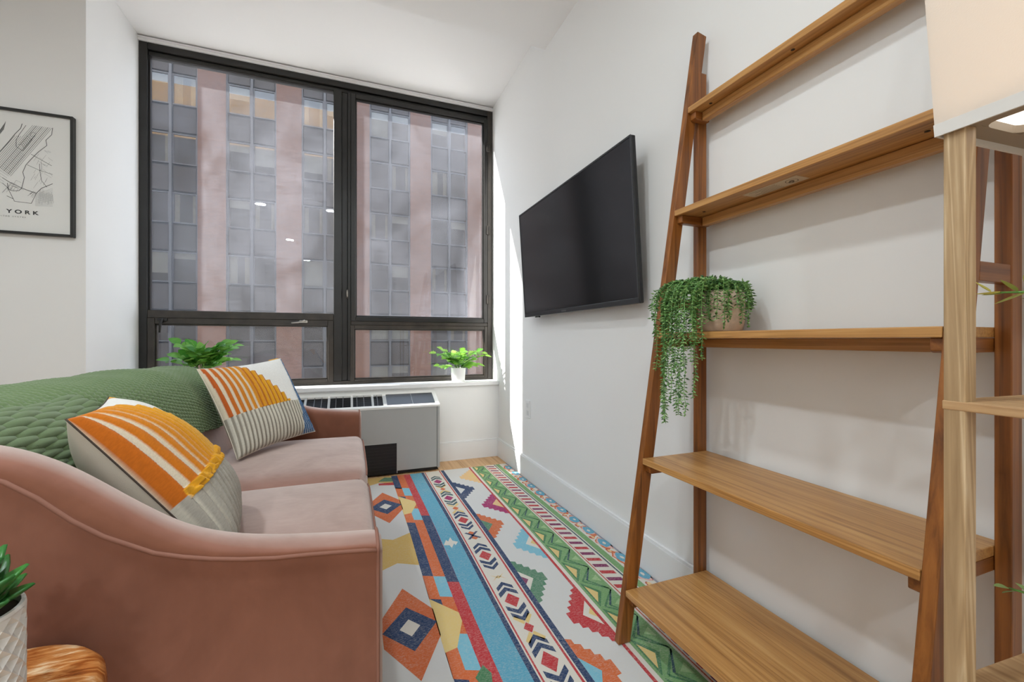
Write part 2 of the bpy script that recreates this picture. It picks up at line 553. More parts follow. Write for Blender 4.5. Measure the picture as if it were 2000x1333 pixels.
def inst(name, key, maker, loc, parent, mat):
    if key not in cache:
        me = maker(); me.materials.clear(); me.materials.append(mat); cache[key] = me
    o = bpy.data.objects.new(name, cache[key])
    COL.objects.link(o); o.parent = parent
    o.location = Vector(loc) - wloc(parent)
    return o
def frame_bm(w, h):
    bm = bmesh.new()
    for lo, hi in (((0, 0, 0), (0.06, 0.12, h)), ((w - 0.06, 0, 0), (w, 0.12, h)), ((0.06, 0, 0), (w - 0.06, 0.12, 0.06)), ((0.06, 0, h - 0.06), (w - 0.06, 0.12, h))):
        bm_box(bm, lo, hi)
    return bm
def mk_box(lo, hi, bevel=0.0):
    bm = bmesh.new(); bm_box(bm, lo, hi, bevel); return bm_mesh(bm)
zmin, zmax = -14, 17.4
for x in bays + [bays[-1] + PER]:
    inst('brick_pier', 'pier', lambda: mk_box((-(PER - BW), -0.12, 0), (0, 1.2, zmax - zmin)), (x, YF, zmin), off, M_BRICK)
box('inner_wall', (bays[0], YF + 0.9, zmin), (bays[-1] + PER, YF + 1.2, zmax), M_DARKIN, off)
box('rear_block', (bays[0] - 1.3, YF + 1.2, zmin), (bays[-1] + PER, YF + 14, zmax), M_BRICK, off)
box('parapet', (bays[0] - PER + BW, YF - 0.16, zmax), (bays[-1] + PER, YF + 14, zmax + 0.9), M_BRICK, off)
box('lower_front', (bays[0], YF, zmin), (bays[-1] + BW, YF + 0.3, ZTOPS[-1] - 3.2), M_SPAN, off)
for x in bays:
    mf = [((x - 0.0, YF - 0.02, ZTOPS[-1] - 3.2), (x + 0.06, YF + 0.2, zmax)), ((x + BW - 0.06, YF - 0.02, ZTOPS[-1] - 3.2), (x + BW, YF + 0.2, zmax)),
          ((x + BW / 2 - 0.06, YF - 0.06, ZTOPS[-1] - 3.2), (x + BW / 2 + 0.06, YF + 0.2, zmax))]
    boxes('bay_mullion', mf, M_ALU, off)
    for zt in ZTOPS:
        for s in range(2):
            xa = x + 0.06 + s * (BW / 2)
            ww = BW / 2 - 0.12
            sp_ = inst('spandrel_panel', 'span', lambda: mk_box((0.03, 0, 0.04), (BW / 2 - 0.15, 0.1, 1.45 - 0.04), 0.02), (xa, YF + 0.05, zt + 0.06), off, M_SPAN)
            wf = inst('window_frame', 'wfr', lambda: bm_mesh(frame_bm(BW / 2 - 0.12, 1.66)), (xa, YF + 0.02, zt - 1.66), off, M_ALU)
            gl = inst('pane', 'gls', lambda: mk_box((0.06, 0.05, 0.06), (BW / 2 - 0.18, 0.06, 1.60)), (xa, YF + 0.02, zt - 1.66), wf, M_OFFGL)
            q = random.random()
            if q < 0.45:
                hgt = random.choice((0.3, 0.45, 0.7, 1.1, 1.5))
                inst('blind', ('bl', hgt), lambda: mk_box((0.06, 0.15, 1.6 - hgt), (BW / 2 - 0.18, 0.17, 1.60)), (xa, YF + 0.02, zt - 1.66), wf, M_BLIND)
            elif q < 0.75:
                wd = random.choice((0.22, 0.35))
                inst('curtain', ('cu', wd), lambda: mk_box((0.08, 0.16, 0.06), (0.08 + wd, 0.2, 1.60)), (xa, YF + 0.02, zt - 1.66), wf, M_CURT)
                inst('curtain', ('cu2', wd), lambda: mk_box((BW / 2 - 0.2 - wd * .7, 0.16, 0.06), (BW / 2 - 0.2, 0.2, 1.60)), (xa, YF + 0.02, zt - 1.66), wf, M_CURT)

# ------------------------------------------------------------------ ceiling downlights : left row of the room, plus an unseen inner row added as fill
M_DLRING = plain('downlight_ring', (0.85, 0.85, 0.85), 0.4)
M_DLEMIT = emit('downlight_glow', (1.0, 0.93, 0.84), 9.0)
DLS = [(-1.16, 0.53), (-1.05, -1.7), (-0.95, -3.9), (-0.25, 0.55), (-0.2, -1.7), (-0.2, -3.9)]
DLW = ['above the pink sofa', 'second from the sofa along the left row', 'farthest from the sofa along the left row', 'of an added inner row, nearest the window', 'in the middle of an added inner row', 'of an added inner row, farthest from the window']
for i, (x, y) in enumerate(DLS):
    d = thing('ceiling_downlight', 'round recessed ceiling light ' + DLW[i], 'ceiling light', (x, y, ZC - 0.012), 'recessed ceiling lights')
    lathe('ring', [(0.058, 0.004), (0.06, 0.0), (0.082, 0.004), (0.084, 0.012), (0.058, 0.012)], (x, y, ZC - 0.012), M_DLRING, d, 32)
    lathe('lens', [(0.0575, 0.006), (0.0575, 0.0085)], (x, y, ZC - 0.012), M_DLEMIT, d, 32)
    ld = bpy.data.lights.new('downlight', 'AREA')
    ld.shape = 'DISK'; ld.size = 0.13; ld.energy = DOWNLIGHT_W * (1.25 if i < 3 else 0.75); ld.color = (0.85, 0.945, 1.0)
    lo = bpy.data.objects.new('downlight', ld)
    COL.objects.link(lo); lo.parent = d; lo.location = (0, 0, -0.004)

# ------------------------------------------------------------------ rug : printed pattern as inlaid coloured pieces of one flat weave
RC = dict(cream=lin(214, 208, 196), white=lin(206, 205, 202), orange=lin(204, 104, 58), red=lin(184, 54, 60), navy=lin(40, 62, 98), blue=lin(92, 160, 184),
          lblue=lin(122, 182, 200), khaki=lin(206, 172, 100), yellow=lin(218, 190, 124), green=lin(116, 158, 104), dgreen=lin(72, 122, 84), teal=lin(52, 84, 92),
          magenta=lin(158, 40, 100), plum=lin(122, 44, 88), pink=lin(222, 176, 168), peach=lin(222, 184, 130), sea=lin(84, 128, 102), brick=lin(186, 78, 58))
rv, rf, rc_ = [], [], []
RX0, RX1, RY0, RY1 = -0.30, XR - 0.022, 0.30, 3.195
def warp(x, y):
    # slight waviness of the cloth as laid
    return x + 0.004 * math.sin(y * 3.1 + x * 2) + (0.018 * (y - 1.9) * math.exp(-((x - 0.85) / 0.12) ** 2)), y
def R(pts, col, layer, sub=0):
    c = RC[col] if isinstance(col, str) else col
    if sub:
        out = []
        for i in range(len(pts)):
            a, b = pts[i], pts[(i + 1) % len(pts)]
            L = math.hypot(b[0] - a[0], b[1] - a[1]); k = max(1, int(L / sub))
            out += [(a[0] + (b[0] - a[0]) * j / k, a[1] + (b[1] - a[1]) * j / k) for j in range(k)]
        pts = out
    # clip loosely to the rug
    i0 = len(rv)
    for x, y in pts:
        x, y = min(max(x, RX0), RX1), min(max(y, RY0), RY1)
        x, y = warp(x, y)
        rv.append((x, y, 0.0052 + layer * 0.00016)); rc_.append(c)
    rf.append(tuple(range(i0, i0 + len(pts))))
def rect(x0, x1, y0, y1, col, layer):
    n = max(1, int((y1 - y0) / 0.12))
    for k in range(n):
        a, b = y0 + (y1 - y0) * k / n, y0 + (y1 - y0) * (k + 1) / n
        R([(x0, a), (x1, a), (x1, b), (x0, b)], col, layer)
def diamond(cx, cy, w, h, col, layer): R([(cx - w, cy), (cx, cy - h), (cx + w, cy), (cx, cy + h)], col, layer)
def hexa(cx, cy, w, h, col, layer, k=0.36): R([(cx, cy - h), (cx + w, cy - h * k), (cx + w, cy + h * k), (cx, cy + h), (cx - w, cy + h * k), (cx - w, cy - h * k)], col, layer)
# base bands
rect(RX0, 0.288, RY0, RY1, 'khaki', 0)
for x0, x1, c in ((0.288, 0.330, 'navy'), (0.330, 0.376, 'orange'), (0.376, 0.421, 'red'), (0.421, 0.506, 'blue'), (0.506, 0.524, 'navy'), (0.524, 0.529, 'cream'),
                  (0.529, 0.535, 'red'), (0.535, 0.637, 'cream'), (0.637, 0.645, 'red'), (0.645, 0.650, 'cream'), (0.650, 0.672, 'navy'), (0.672, 0.846, 'white'), (0.846, 0.858, 'red'),
                  (0.858, 0.874, 'cream'), (0.874, 0.984, 'green'), (0.984, 0.992, 'cream'), (0.992, 0.997, 'brick'), (0.997, 1.066, 'cream'), (1.066, 1.072, 'cream'),
                  (1.072, 1.080, 'teal'), (1.080, 1.086, 'cream'), (1.086, 1.118, 'green'), (1.118, RX1, 'cream')):
    rect(x0, x1, RY0, RY1, c, 0)
# left field : big hexagon medallions on white and khaki zigzags
for cx in (0.2, 0.2 - 0.42):
    for cy in (2.625, 1.49, 0.355):
        R([(cx - 0.21, cy - 0.33), (cx, cy - 0.45), (cx + 0.088, cy - 0.40), (cx + 0.088, cy + 0.40), (cx, cy + 0.45), (cx - 0.21, cy + 0.33)], 'white', 1)
        hexa(cx, cy, 0.092, 0.245, 'orange', 2, 0.30)
        diamond(cx, cy, 0.092, 0.118, 'navy', 3)
        diamond(cx, cy, 0.035, 0.046, 'cream', 4)
R([(0.19, 3.02), (0.288, 2.99), (0.288, 3.05), (0.19, 3.06)], 'red', 4)
R([(0.19, 3.10), (0.288, 3.07), (0.288, 3.16), (0.24, 3.18)], 'sea', 4)
# stepped columns beside the field
def colblock(c, y0, y1, col):
    x0, x1 = ((0.288, 0.330), (0.330, 0.376), (0.376, 0.421))[c]
    s = 0.02
    R([(x0, y0 + s), (x1, y0), (x1, y1 - s * 0), (x0, y1 + s)], col, 1)
for cy in (2.625, 1.49, 0.355):
    colblock(0, cy + 0.12, cy + 0.29, 'orange'); colblock(0, cy - 0.29, cy - 0.12, 'orange')
    colblock(1, cy + 0.12, cy + 0.27, 'lblue'); colblock(1, cy - 0.27, cy - 0.10, 'lblue')
    R([(0.288, cy + 0.14), (0.376, cy + 0.02), (0.376, cy - 0.03), (0.33, cy - 0.15), (0.288, cy - 0.16)], 'yellow', 2)
for y0, y1 in ((1.70, 2.40), (0.56, 1.14)):
    colblock(2, y0, y1, 'navy')
colblock(1, 2.92, 3.18, 'orange'); colblock(0, 2.90, 3.15, 'navy')
R([(0.35, 1.20), (0.376, 1.10), (0.40, 1.20), (0.385, 1.24)], 'dgreen', 3)
# arrow in the blue band
for ay in (2.05, 0.92):
    R([(0.424, ay - 0.02), (0.445, ay + 0.03), (0.452, ay + 0.01), (0.470, ay + 0.05), (0.474, ay + 0.01), (0.496, ay - 0.01), (0.478, ay - 0.04), (0.474, ay - 0.02), (0.455, ay - 0.06), (0.450, ay - 0.03)], 'cream', 1)
# chain of chevron medallions
def chev(cx, y, s, w, t, col, layer):
    # V band opening towards -s
    R([(cx - w, y - s * 0.035), (cx, y), (cx, y + s * t), (cx - w, y - s * 0.035 + s * t)], col, layer)
    R([(cx, y), (cx + w, y - s * 0.035), (cx + w, y - s * 0.035 + s * t), (cx, y + s * t)], col, layer)
mx = 0.583
for my in (2.955, 2.625, 2.275, 1.865, 1.510, 1.180, 0.85):
    diamond(mx, my, 0.030, 0.046, 'red' if my < 2.5 else 'magenta', 1)
    for s in (1, -1):
        chev(mx, my + s * 0.062, s, 0.037, 0.027, 'teal' if my > 2.5 else 'navy', 1)
        chev(mx, my + s * 0.104, s, 0.033, 0.024, 'teal' if my > 2.5 else 'navy', 1)
for my in (2.795, 2.45, 1.345, 1.0):
    for sx in (-1, 1):
        for sy in (-1, 1):
            R([(mx + sx * 0.008, my + sy * 0.02), (mx + sx * 0.036, my + sy * 0.06), (mx + sx * 0.026, my + sy * 0.075), (mx, my + sy * 0.035)], 'yellow', 1)
    diamond(mx, my, 0.019, 0.028, 'orange' if my > 2 else 'red', 2)
for k in (-1, 1):
    diamond(mx - 0.003 * k, 2.08 + 0.028 * k, 0.019, 0.022, 'orange', 1)
    R([(mx - 0.036, 2.08 - 0.036 * k), (mx - 0.024, 2.08 - 0.040 * k), (mx + 0.036, 2.08 + 0.036 * k), (mx + 0.024, 2.08 + 0.040 * k)], 'navy', 2)
R([(mx - 0.03, 1.70), (mx, 1.665), (mx + 0.03, 1.70), (mx, 1.675)], 'yellow', 1); R([(mx - 0.03, 1.655), (mx, 1.69), (mx + 0.03, 1.655), (mx, 1.68)], 'peach', 1)
# stepped triangles in the white field
def stepped(xb, cy, d, w, h, col, hole, n=5, deep=0.45):
    """stepped triangle on base line x=xb pointing in direction d (+1/-1), half height h, reach w"""
    up, dn = [], []
    for k in range(n):
        xa, xc = xb + d * w * k / n, xb + d * w * (k + 1) / n
        yy = h * (1 - k / n)
        up += [(xa + d * w / n * 0.35, cy + yy), (xc + d * w / n * 0.35, cy + yy - h / n * 0.35)]
        dn += [(xa + d * w / n * 0.35, cy - yy), (xc + d * w / n * 0.35, cy - yy + h / n * 0.35)]
    for k in range(n):
        xa, xc = xb + d * w * k / n, xb + d * w * (k + 1.0) / n
        yy = h * (1 - k / n)
        for s in (1, -1):
            R([(xa, cy), (xc, cy), (xc, cy + s * yy * 0.94), (xa, cy + s * yy)], col, 1)
    R([(xb, cy - h * deep), (xb + d * w * deep, cy), (xb, cy + h * deep)], hole, 2)
for xb, cy, d, col, hole in ((0.846, 2.43, -1, 'magenta', 'peach'), (0.846, 1.90, -1, 'lblue', 'cream'), (0.846, 1.335, -1, 'red', 'cream'), (0.846, 0.80, -1, 'sea', 'cream'),
                             (0.672, 2.74, 1, 'navy', 'white'), (0.672, 2.17, 1, 'orange', 'sea'), (0.672, 1.615, 1, 'sea', 'cream'), (0.672, 1.09, 1, 'orange', 'lblue'), (0.846, 2.98, -1, 'peach', 'yellow'), (0.672, 0.55, 1, 'blue', 'cream')):
    stepped(xb, cy, d, 0.105 if d < 0 else 0.10, 0.16, col, hole)
    if hole == 'cream': R([(xb, cy - 0.03), (xb + d * 0.022, cy), (xb, cy + 0.03)], 'plum' if d > 0 else 'yellow', 3)
# green band : triangles and zigzag strokes
y = RY0 + 0.02
k = 0
GP = 0.172
while y < RY1 - 0.05:
    R([(0.884, y), (0.935, y + GP * 0.48), (0.884, y + GP * 0.96)], 'dgreen', 1)
    R([(0.890, y + GP * 0.16), (0.920, y + GP * 0.48), (0.890, y + GP * 0.80)], 'yellow', 2)
    for off_ in (0.014, 0.034):
        x0 = 0.884 + off_
        R([(x0, y), (x0 + 0.006, y - 0.006), (0.974, y + GP * 0.44), (0.974, y + GP * 0.50)], 'dgreen' if off_ < 0.02 else 'teal', 1)
        R([(x0, y + GP * 0.96), (x0 + 0.006, y + GP * 0.96 + 0.006), (0.974, y + GP * 0.54), (0.974, y + GP * 0.48)], 'dgreen', 1)
    R([(0.972, y - GP * 0.16), (0.972, y + GP * 0.12), (0.94, y - GP * 0.02)], lin(150, 184, 130), 2)
    y += GP
# slanted dashes
y = RY0
k = 0
while y < RY1 - 0.03:
    R([(1.002, y + 0.022), (1.061, y), (1.061, y + 0.026), (1.002, y + 0.048)], ('red', 'plum')[k % 2], 1)
    y += 0.0555; k += 1
# flower border
def blob(cx, cy, rx, ry, col, layer, n=12, j=0.18, seed=0):
    rr = random.Random(seed)
    R([(cx + rx * (1 + rr.uniform(-j, j)) * math.cos(2 * math.pi * i / n), cy + ry * (1 + rr.uniform(-j, j)) * math.sin(2 * math.pi * i / n)) for i in range(n)], col, layer)
k = 0
y = 3.08
while y > RY0:
    blob(1.160, y, 0.034, 0.062, 'orange', 1, 16, 0.3, k)
    blob(1.160, y, 0.029, 0.052, 'pink', 2, 14, 0.2, k + 40)
    blob(1.160, y, 0.026, 0.044, 'blue', 3, 12, 0.18, k + 80)
    blob(1.160, y, 0.008, 0.014, 'cream', 4, 6, 0.2, k)
    blob(1.136, y - 0.073, 0.012, 0.022, 'brick', 2, 8, 0.4, k + 7)
    blob(1.140, y - 0.073, 0.008, 0.014, 'peach', 3, 8, 0.3, k + 9)
    y -= 0.1455; k += 1
rect(RX1 - 0.010, RX1, RY0, RY1, lin(150, 150, 160), 2)
me = mesh(rv, rf)
vcol(me, np.array(rc_))
rug_m = attr_mat('rug_weave', 0.95, lin(206, 200, 188), 1.0, (150, 420, 100), 0.35, 1.0, 0.0008, fmax=0.7)
rug = put('rug', me, None, rug_m)
tag(rug, 'colourful patterned flatweave rug with stripes and medallions on the floor', 'rug')
bm = bmesh.new(); bm_box(bm, (RX0, RY0, 0.0004), (RX1, RY1, 0.0051), 0.001)
box_me = bm_mesh(bm)
rb = put('rug_backing', box_me, rug, plain('rug_back', lin(196, 188, 172), 0.95))

# ------------------------------------------------------------------ air conditioner under the window
ac = thing('air_conditioner', 'grey and white packaged air conditioner standing below the window sill', 'air conditioner', (0.11, 3.34, 0))
AX0, AX1, AY0, AY1 = -0.43, 0.648, 3.226, YS - 0.001
M_ACG = plain('ac_grey', lin(170, 170, 167), 0.42, spec=0.4, var=0.03, vscale=3)
M_ACW = plain('ac_white', lin(226, 225, 220), 0.4)
M_ACB = plain('ac_black', (0.008, 0.008, 0.009), 0.35)
M_ACD = plain('ac_glossy_panel', (0.035, 0.036, 0.042), 0.35)
zf, zb = 0.507, 0.598
ym = AY1 - 0.03
# cabinet with sloped open top
box('front_panel', (AX0, AY0, 0.030), (AX1 - 0.022, AY0 + 0.012, zf - 0.012), M_ACG, ac, 0.002)
box('end_panel', (AX1 - 0.020, AY0 - 0.002, 0.022), (AX1, AY1, zf - 0.012), M_ACG, ac, 0.003)
box('end_panel', (AX0, AY0 + 0.013, 0.022), (AX0 + 0.02, AY1, zf - 0.012), M_ACG, ac, 0.003)
box('base', (AX0 + 0.01, AY0 + 0.012, 0.0075), (AX1 - 0.012, AY1, 0.030), M_ACB, ac)
box('inner_body', (AX0 + 0.02, AY0 + 0.03, 0.03), (AX1 - 0.022, AY1, zf - 0.07), M_ACB, ac)
def sl(y):  # height of the sloped top
    return zf + (zb - zf) * (y - AY0) / (AY1 - AY0)
def slope_prism(x0, x1, ya, yb, th, bm=None, lift=0.0):
    own = bm is None
    V = [(x0, ya, sl(ya) - th + lift), (x1, ya, sl(ya) - th + lift), (x1, yb, sl(yb) - th + lift), (x0, yb, sl(yb) - th + lift),
         (x0, ya, sl(ya) + lift), (x1, ya, sl(ya) + lift), (x1, yb, sl(yb) + lift), (x0, yb, sl(yb) + lift)]
    Fq = [(3, 2, 1, 0), (4, 5, 6, 7), (0, 1, 5, 4), (1, 2, 6, 5), (2, 3, 7, 6), (3, 0, 4, 7)]
    return V, Fq
def prisms(name, lst, mat, parent):
    V, Fq = [], []
    for a in lst:
        v, f = slope_prism(*a)
        o = len(V); V += v; Fq += [tuple(i + o for i in q) for q in f]
    return put(name, mesh(V, Fq), parent, mat)
prisms('top_rim', [(AX0, AX1, AY0 - 0.003, AY0 + 0.022, 0.014), (AX0, AX1, ym - 0.02, AY1, 0.014), (AX1 - 0.03, AX1, AY0 + 0.022, ym - 0.02, 0.014), (AX0, AX0 + 0.03, AY0 + 0.022, ym - 0.02, 0.014)], M_ACW, ac)
V = [(AX1 - 0.001, AY0, zf - 0.014), (AX1 - 0.001, AY1, zf - 0.014), (AX1 - 0.001, AY1, zb - 0.014), (AX1 - 0.02, AY0, zf - 0.014), (AX1 - 0.02, AY1, zf - 0.014), (AX1 - 0.02, AY1, zb - 0.014)]
put('end_gusset', mesh(V, [(0, 1, 2), (5, 4, 3), (0, 2, 5, 3), (1, 4, 5, 2), (0, 3, 4, 1)]), ac, M_ACW)
pdoor = prisms('control_door', [(0.262, AX1 - 0.03, AY0 + 0.023, ym - 0.021, 0.010, None, -0.003)], M_ACD, ac)
prisms('door_seam', [(0.45, 0.452, AY0 + 0.023, ym - 0.021, 0.002, None, -0.0022)], M_ACG, pdoor)
for xx, ww in ((-0.30, 0.016), (-0.145, 0.016), (0.01, 0.016), (0.155, 0.016), (0.236, 0.026)):
    prisms('grille_bar', [(xx, xx + ww, AY0 + 0.022, ym - 0.02, 0.014, None, -0.001)], M_ACG, ac)
xx = AX0 + 0.05
while xx < 0.235:
    if min(abs(xx - b) for b in (-0.30, -0.145, 0.01, 0.155, 0.236)) > 0.02:
        prisms('grille_fin', [(xx, xx + 0.0035, AY0 + 0.022, ym - 0.02, 0.03, None, -0.004)], plain('ac_fin', (0.12, 0.12, 0.125), 0.4) if 'ac_fin' not in bpy.data.materials else bpy.data.materials['ac_fin'], ac)
    xx += 0.048
for r_ in range(11):
    yy = AY0 + 0.03 + r_ * 0.0145
    prisms('grille_slat', [(AX0 + 0.03, 0.236, yy, yy + 0.004, 0.006, None, -0.014)], M_ACB, ac)
box('front_opening', (-0.30, AY0 - 0.0015, 0.014), (0.328, AY0 + 0.01, 0.236), M_ACB, ac, 0.001)
boxes('opening_rim', [((0.328, AY0 - 0.003, 0.014), (0.333, AY0, 0.240)), ((-0.30, AY0 - 0.003, 0.236), (0.328, AY0, 0.240))], M_ACG, ac)
for r_ in range(9):
    box('opening_louver', (-0.30, AY0 - 0.003, 0.024 + r_ * 0.023), (0.326, AY0 - 0.0012, 0.027 + r_ * 0.023), plain('ac_louver', (0.014, 0.014, 0.015), 0.5) if 'ac_louver' not in bpy.data.materials else bpy.data.materials['ac_louver'], ac)

# ------------------------------------------------------------------ television on the wall
TY0, TY1 = 1.458, 2.690
zt0, zt1 = 1.156, 1.850
tilt = math.atan2(0.045, 0.70)
tv = thing('television', 'flat black television tilted down on the white wall', 'television', (1.12, (TY0 + TY1) / 2, zt0))
ctr = Vector((1.122, (TY0 + TY1) / 2, (zt0 + zt1) / 2))
TM = Matrix.Translation(ctr) @ Matrix.Rotation(-tilt, 4, 'Y')
def tvbox(name, lo, hi, mat, parent, bevel=0.0):
    bm = bmesh.new(); bm_box(bm, lo, hi, bevel)
    return rot_put(name, bm_mesh(bm), TM, parent, mat)
w2, h2 = (TY1 - TY0) / 2, (zt1 - zt0) / 2 + 0.003
M_TVB = plain('tv_plastic', (0.008, 0.008, 0.009), 0.25)
m, nt, n, l, b = new_mat('tv_screen')
b.inputs['Base Color'].default_value = (0.006, 0.006, 0.0065, 1)
b.inputs['Roughness'].default_value = 0.16
b.inputs['Specular IOR Level'].default_value = 0.45
M_SCR = m
body = tvbox('body', (-0.012, -w2, -h2), (0.012, w2, h2), M_TVB, tv, 0.004)
tvbox('rear_housing', (0.012, -w2 * 0.72, -h2 + 0.03), (0.045, w2 * 0.72, h2 * 0.35), M_TVB, tv, 0.01)
scr = tvbox('screen', (-0.0135, -w2 + 0.011, -h2 + 0.026), (-0.0115, w2 - 0.011, h2 - 0.011), M_SCR, tv)
fr_ = [((-0.0155, -w2, h2 - 0.010), (-0.012, w2, h2)), ((-0.0155, -w2, -h2), (-0.012, w2, -h2 + 0.024)), ((-0.0155, -w2, -h2 + 0.024), (-0.012, -w2 + 0.010, h2 - 0.010)), ((-0.0155, w2 - 0.010, -h2 + 0.024), (-0.012, w2, h2 - 0.010))]
bm = bmesh.new()
for lo, hi in fr_: bm_box(bm, lo, hi, 0.0012)
rot_put('bezel', bm_mesh(bm), TM, tv, plain('tv_bezel', (0.014, 0.014, 0.015), 0.3))
tvbox('sensor_nub', (-0.010, 0.40, -h2 - 0.010), (0.004, 0.46, -h2), M_TVB, tv, 0.003)
tvbox('badge', (-0.0163, 0.02, -h2 + 0.007), (-0.0152, 0.075, -h2 + 0.016), plain('tv_badge', (0.12, 0.12, 0.125), 0.3, 0.6), tv)
box('wall_bracket', (1.15, 1.95, 1.33), (XR - 0.0005, 2.20, 1.55), M_TVB, tv, 0.003)

# ------------------------------------------------------------------ outlet plate
op = thing('wall_outlet', 'small white outlet plate low on the television wall', 'outlet', (XR, 2.805, 0.5))
box('plate', (XR - 0.007, 2.770, 0.437), (XR, 2.840, 0.563), plain('plate_white', (0.75, 0.75, 0.74), 0.35), op, 0.002)
for dz in (-0.027, 0.027):
    box('socket', (XR - 0.0085, 2.788, 0.5 + dz - 0.017), (XR - 0.0065, 2.822, 0.5 + dz + 0.017), plain('socket_white', (0.62, 0.62, 0.61), 0.35), op, 0.003)

# ------------------------------------------------------------------ framed street map
FX1 = -1.386; FX0 = -1.954; FZ0, FZ1 = 1.552, 2.200
pic = thing('framed_map', 'black framed street map print lettered NEW YORK on the grey wall', 'picture', ((FX0 + FX1) / 2, YP, FZ0))
M_FRM = plain('frame_black', (0.01, 0.01, 0.01), 0.35)
for lo, hi in (((FX0, YP - 0.030, FZ0), (FX0 + 0.012, YP, FZ1)), ((FX1 - 0.012, YP - 0.030, FZ0), (FX1, YP, FZ1)), ((FX0 + 0.012, YP - 0.030, FZ0), (FX1 - 0.012, YP, FZ0 + 0.012)), ((FX0 + 0.012, YP - 0.030, FZ1 - 0.012), (FX1 - 0.012, YP, FZ1))):
    box('frame_rail', lo, hi, M_FRM, pic, 0.0015)
box('paper', (FX0 + 0.012, YP - 0.014, FZ0 + 0.012), (FX1 - 0.012, YP - 0.004, FZ1 - 0.012), plain('map_paper', (0.74, 0.735, 0.71), 0.6), pic)
# the printed map : ink strokes
ink_v, ink_f = [], []
yi = YP - 0.0144
def z2w(xz, yz):
    px, py = xz / 4.76, 200 + yz / 4.76
    return (-1.672 + 0.002014 * px, 1 + (664 - py) * (0.002626 + px * 8.8e-7))
def ink(pts, w=0.0009, raw=False):
    P = [Vector(p if raw else z2w(*p)) for p in pts]
    for a, b in zip(P[:-1], P[1:]):
        d = b - a
        if d.length < 1e-6: continue
        nrm = Vector((-d.y, d.x)).normalized() * w * 0.7
        i = len(ink_v)
        for q in (a - nrm, b - nrm, b + nrm, a + nrm): ink_v.append((q.x, yi, q.y))
        ink_f.append((i, i + 1, i + 2, i + 3))
rr = random.Random(3)
east = [(465, 225), (455, 290), (400, 340), (410, 390), (330, 450), (260, 520), (215, 570), (185, 640), (200, 690), (175, 790), (150, 812), (100, 815), (55, 800), (45, 740)]
west = [(180, 185), (165, 230), (115, 280), (60, 350), (0, 420), (-120, 560), (-260, 700)]
ink(east, 0.0016); ink(west, 0.0018)
ink([(215, 200), (150, 290), (125, 340), (125, 400), (185, 440), (250, 360), (300, 290)], 0.0013)
for k in range(6): ink([(215 - 14 * k, 300 + 16 * k), (240 - 12 * k, 310 + 14 * k), (270 - 14 * k, 345 + 15 * k)], 0.0009)
ink([(265, 270), (250, 300), (290, 310), (310, 280), (280, 265), (265, 270)], 0.0008)
for k in range(15):   # avenues
    x0, y0_ = 205 + 18 * k, 190 + 2.6 * k
    L = 1.0 + 0.02 * k
    x1, y1_ = x0 - 300 * L, y0_ + 352 * L
    if k > 3: ink([(x0, y0_), (x1, y1_)], 0.0008 if k % 3 else 0.0014)
    else: ink([(x0 - 90, y0_ + 105), (x1, y1_)], 0.0008)
for k in range(16):   # cross streets
    x0 = 150 - 14 * k; y0_ = 450 + 17 * k
    ink([(x0 - 30, y0_ - 26), (x0 + 60, y0_ + 40)], 0.0005)
ink([(260, 470), (455, 580)], 0.0014); ink([(225, 570), (340, 622), (465, 662)], 0.0012)
ink([(340, 560), (345, 640), (360, 720), (410, 780)], 0.0012); ink([(355, 540), (362, 610), (335, 630)], 0.0007)
ink([(0, 690), (60, 730), (180, 790), (310, 838)], 0.0018); ink([(310, 838), (265, 932), (110, 912), (45, 780), (0, 740)], 0.0014)
ink([(310, 838), (360, 790), (465, 748)], 0.0018); ink([(45, 780), (0, 830)], 0.0010); ink([(40, 860), (100, 890)], 0.0016)
for k in range(14):
    ink([(345 + 9 * k, 790 + 2 * k + rr.uniform(0, 40)), (330 + 11 * k, 930 + rr.uniform(-20, 20))], 0.0004)
    ink([(300, 850 + 8 * k), (465, 790 + 13 * k)], 0.0004)
for k in range(26):
    x, y_ = rr.uniform(290, 455), rr.uniform(430, 740)
    a = rr.choice((0.5, 2.1)) + rr.uniform(-.15, .15); L = rr.uniform(25, 80)
    ink([(x, y_), (min(465, x + L * math.cos(a)), y_ + L * math.sin(a))], 0.0004)
for k in range(10):
    x, y_ = 60 + rr.uniform(0, 110), 660 + rr.uniform(0, 130)
    ink([(x, y_), (x + 45, y_ + 22)], 0.0005); ink([(x, y_), (x - 25, y_ + 42)], 0.0005)
for k in range(9): ink([(30 - 8 * k, 165 + 12 * k), (10 - 8 * k, 245 + 10 * k)], 0.0010)
for k in range(8): ink([(230 + 6 * k, 860 + rr.uniform(-20, 20)), (270 + 5 * k, 800 + rr.uniform(0, 40))], 0.0005)
# the part of the sheet left of the picture edge
for k in range(14): ink([(-1.86 + 0.012 * k, 1.74), (-1.80 + 0.009 * k, 2.06)], 0.0006, True)
M_INK = plain('map_ink', (0.03, 0.03, 0.032), 0.8)
put('map_print', mesh(ink_v, [f[::-1] for f in ink_f]), pic, M_INK)
def text_obj(name, body, size, loc, rot, mat, parent, xs=1.0, space=1.0, bold=0.0):
    cu = bpy.data.curves.new(name, 'FONT')
    cu.body = body; cu.size = size; cu.align_x = 'CENTER'; cu.align_y = 'CENTER'; cu.space_character = space; cu.offset = bold
    o = bpy.data.objects.new('tmp_text', cu); COL.objects.link(o)
    bpy.context.view_layer.update()
    me = bpy.data.meshes.new_from_object(o.evaluated_get(bpy.context.evaluated_depsgraph_get()))
    bpy.data.objects.remove(o)
    M = Matrix.Translation(loc) @ rot @ Matrix.Diagonal((xs, 1, 1, 1))
    return rot_put(name, me, M, parent, mat)
RX90 = Matrix.Rotation(math.radians(90), 4, 'X')
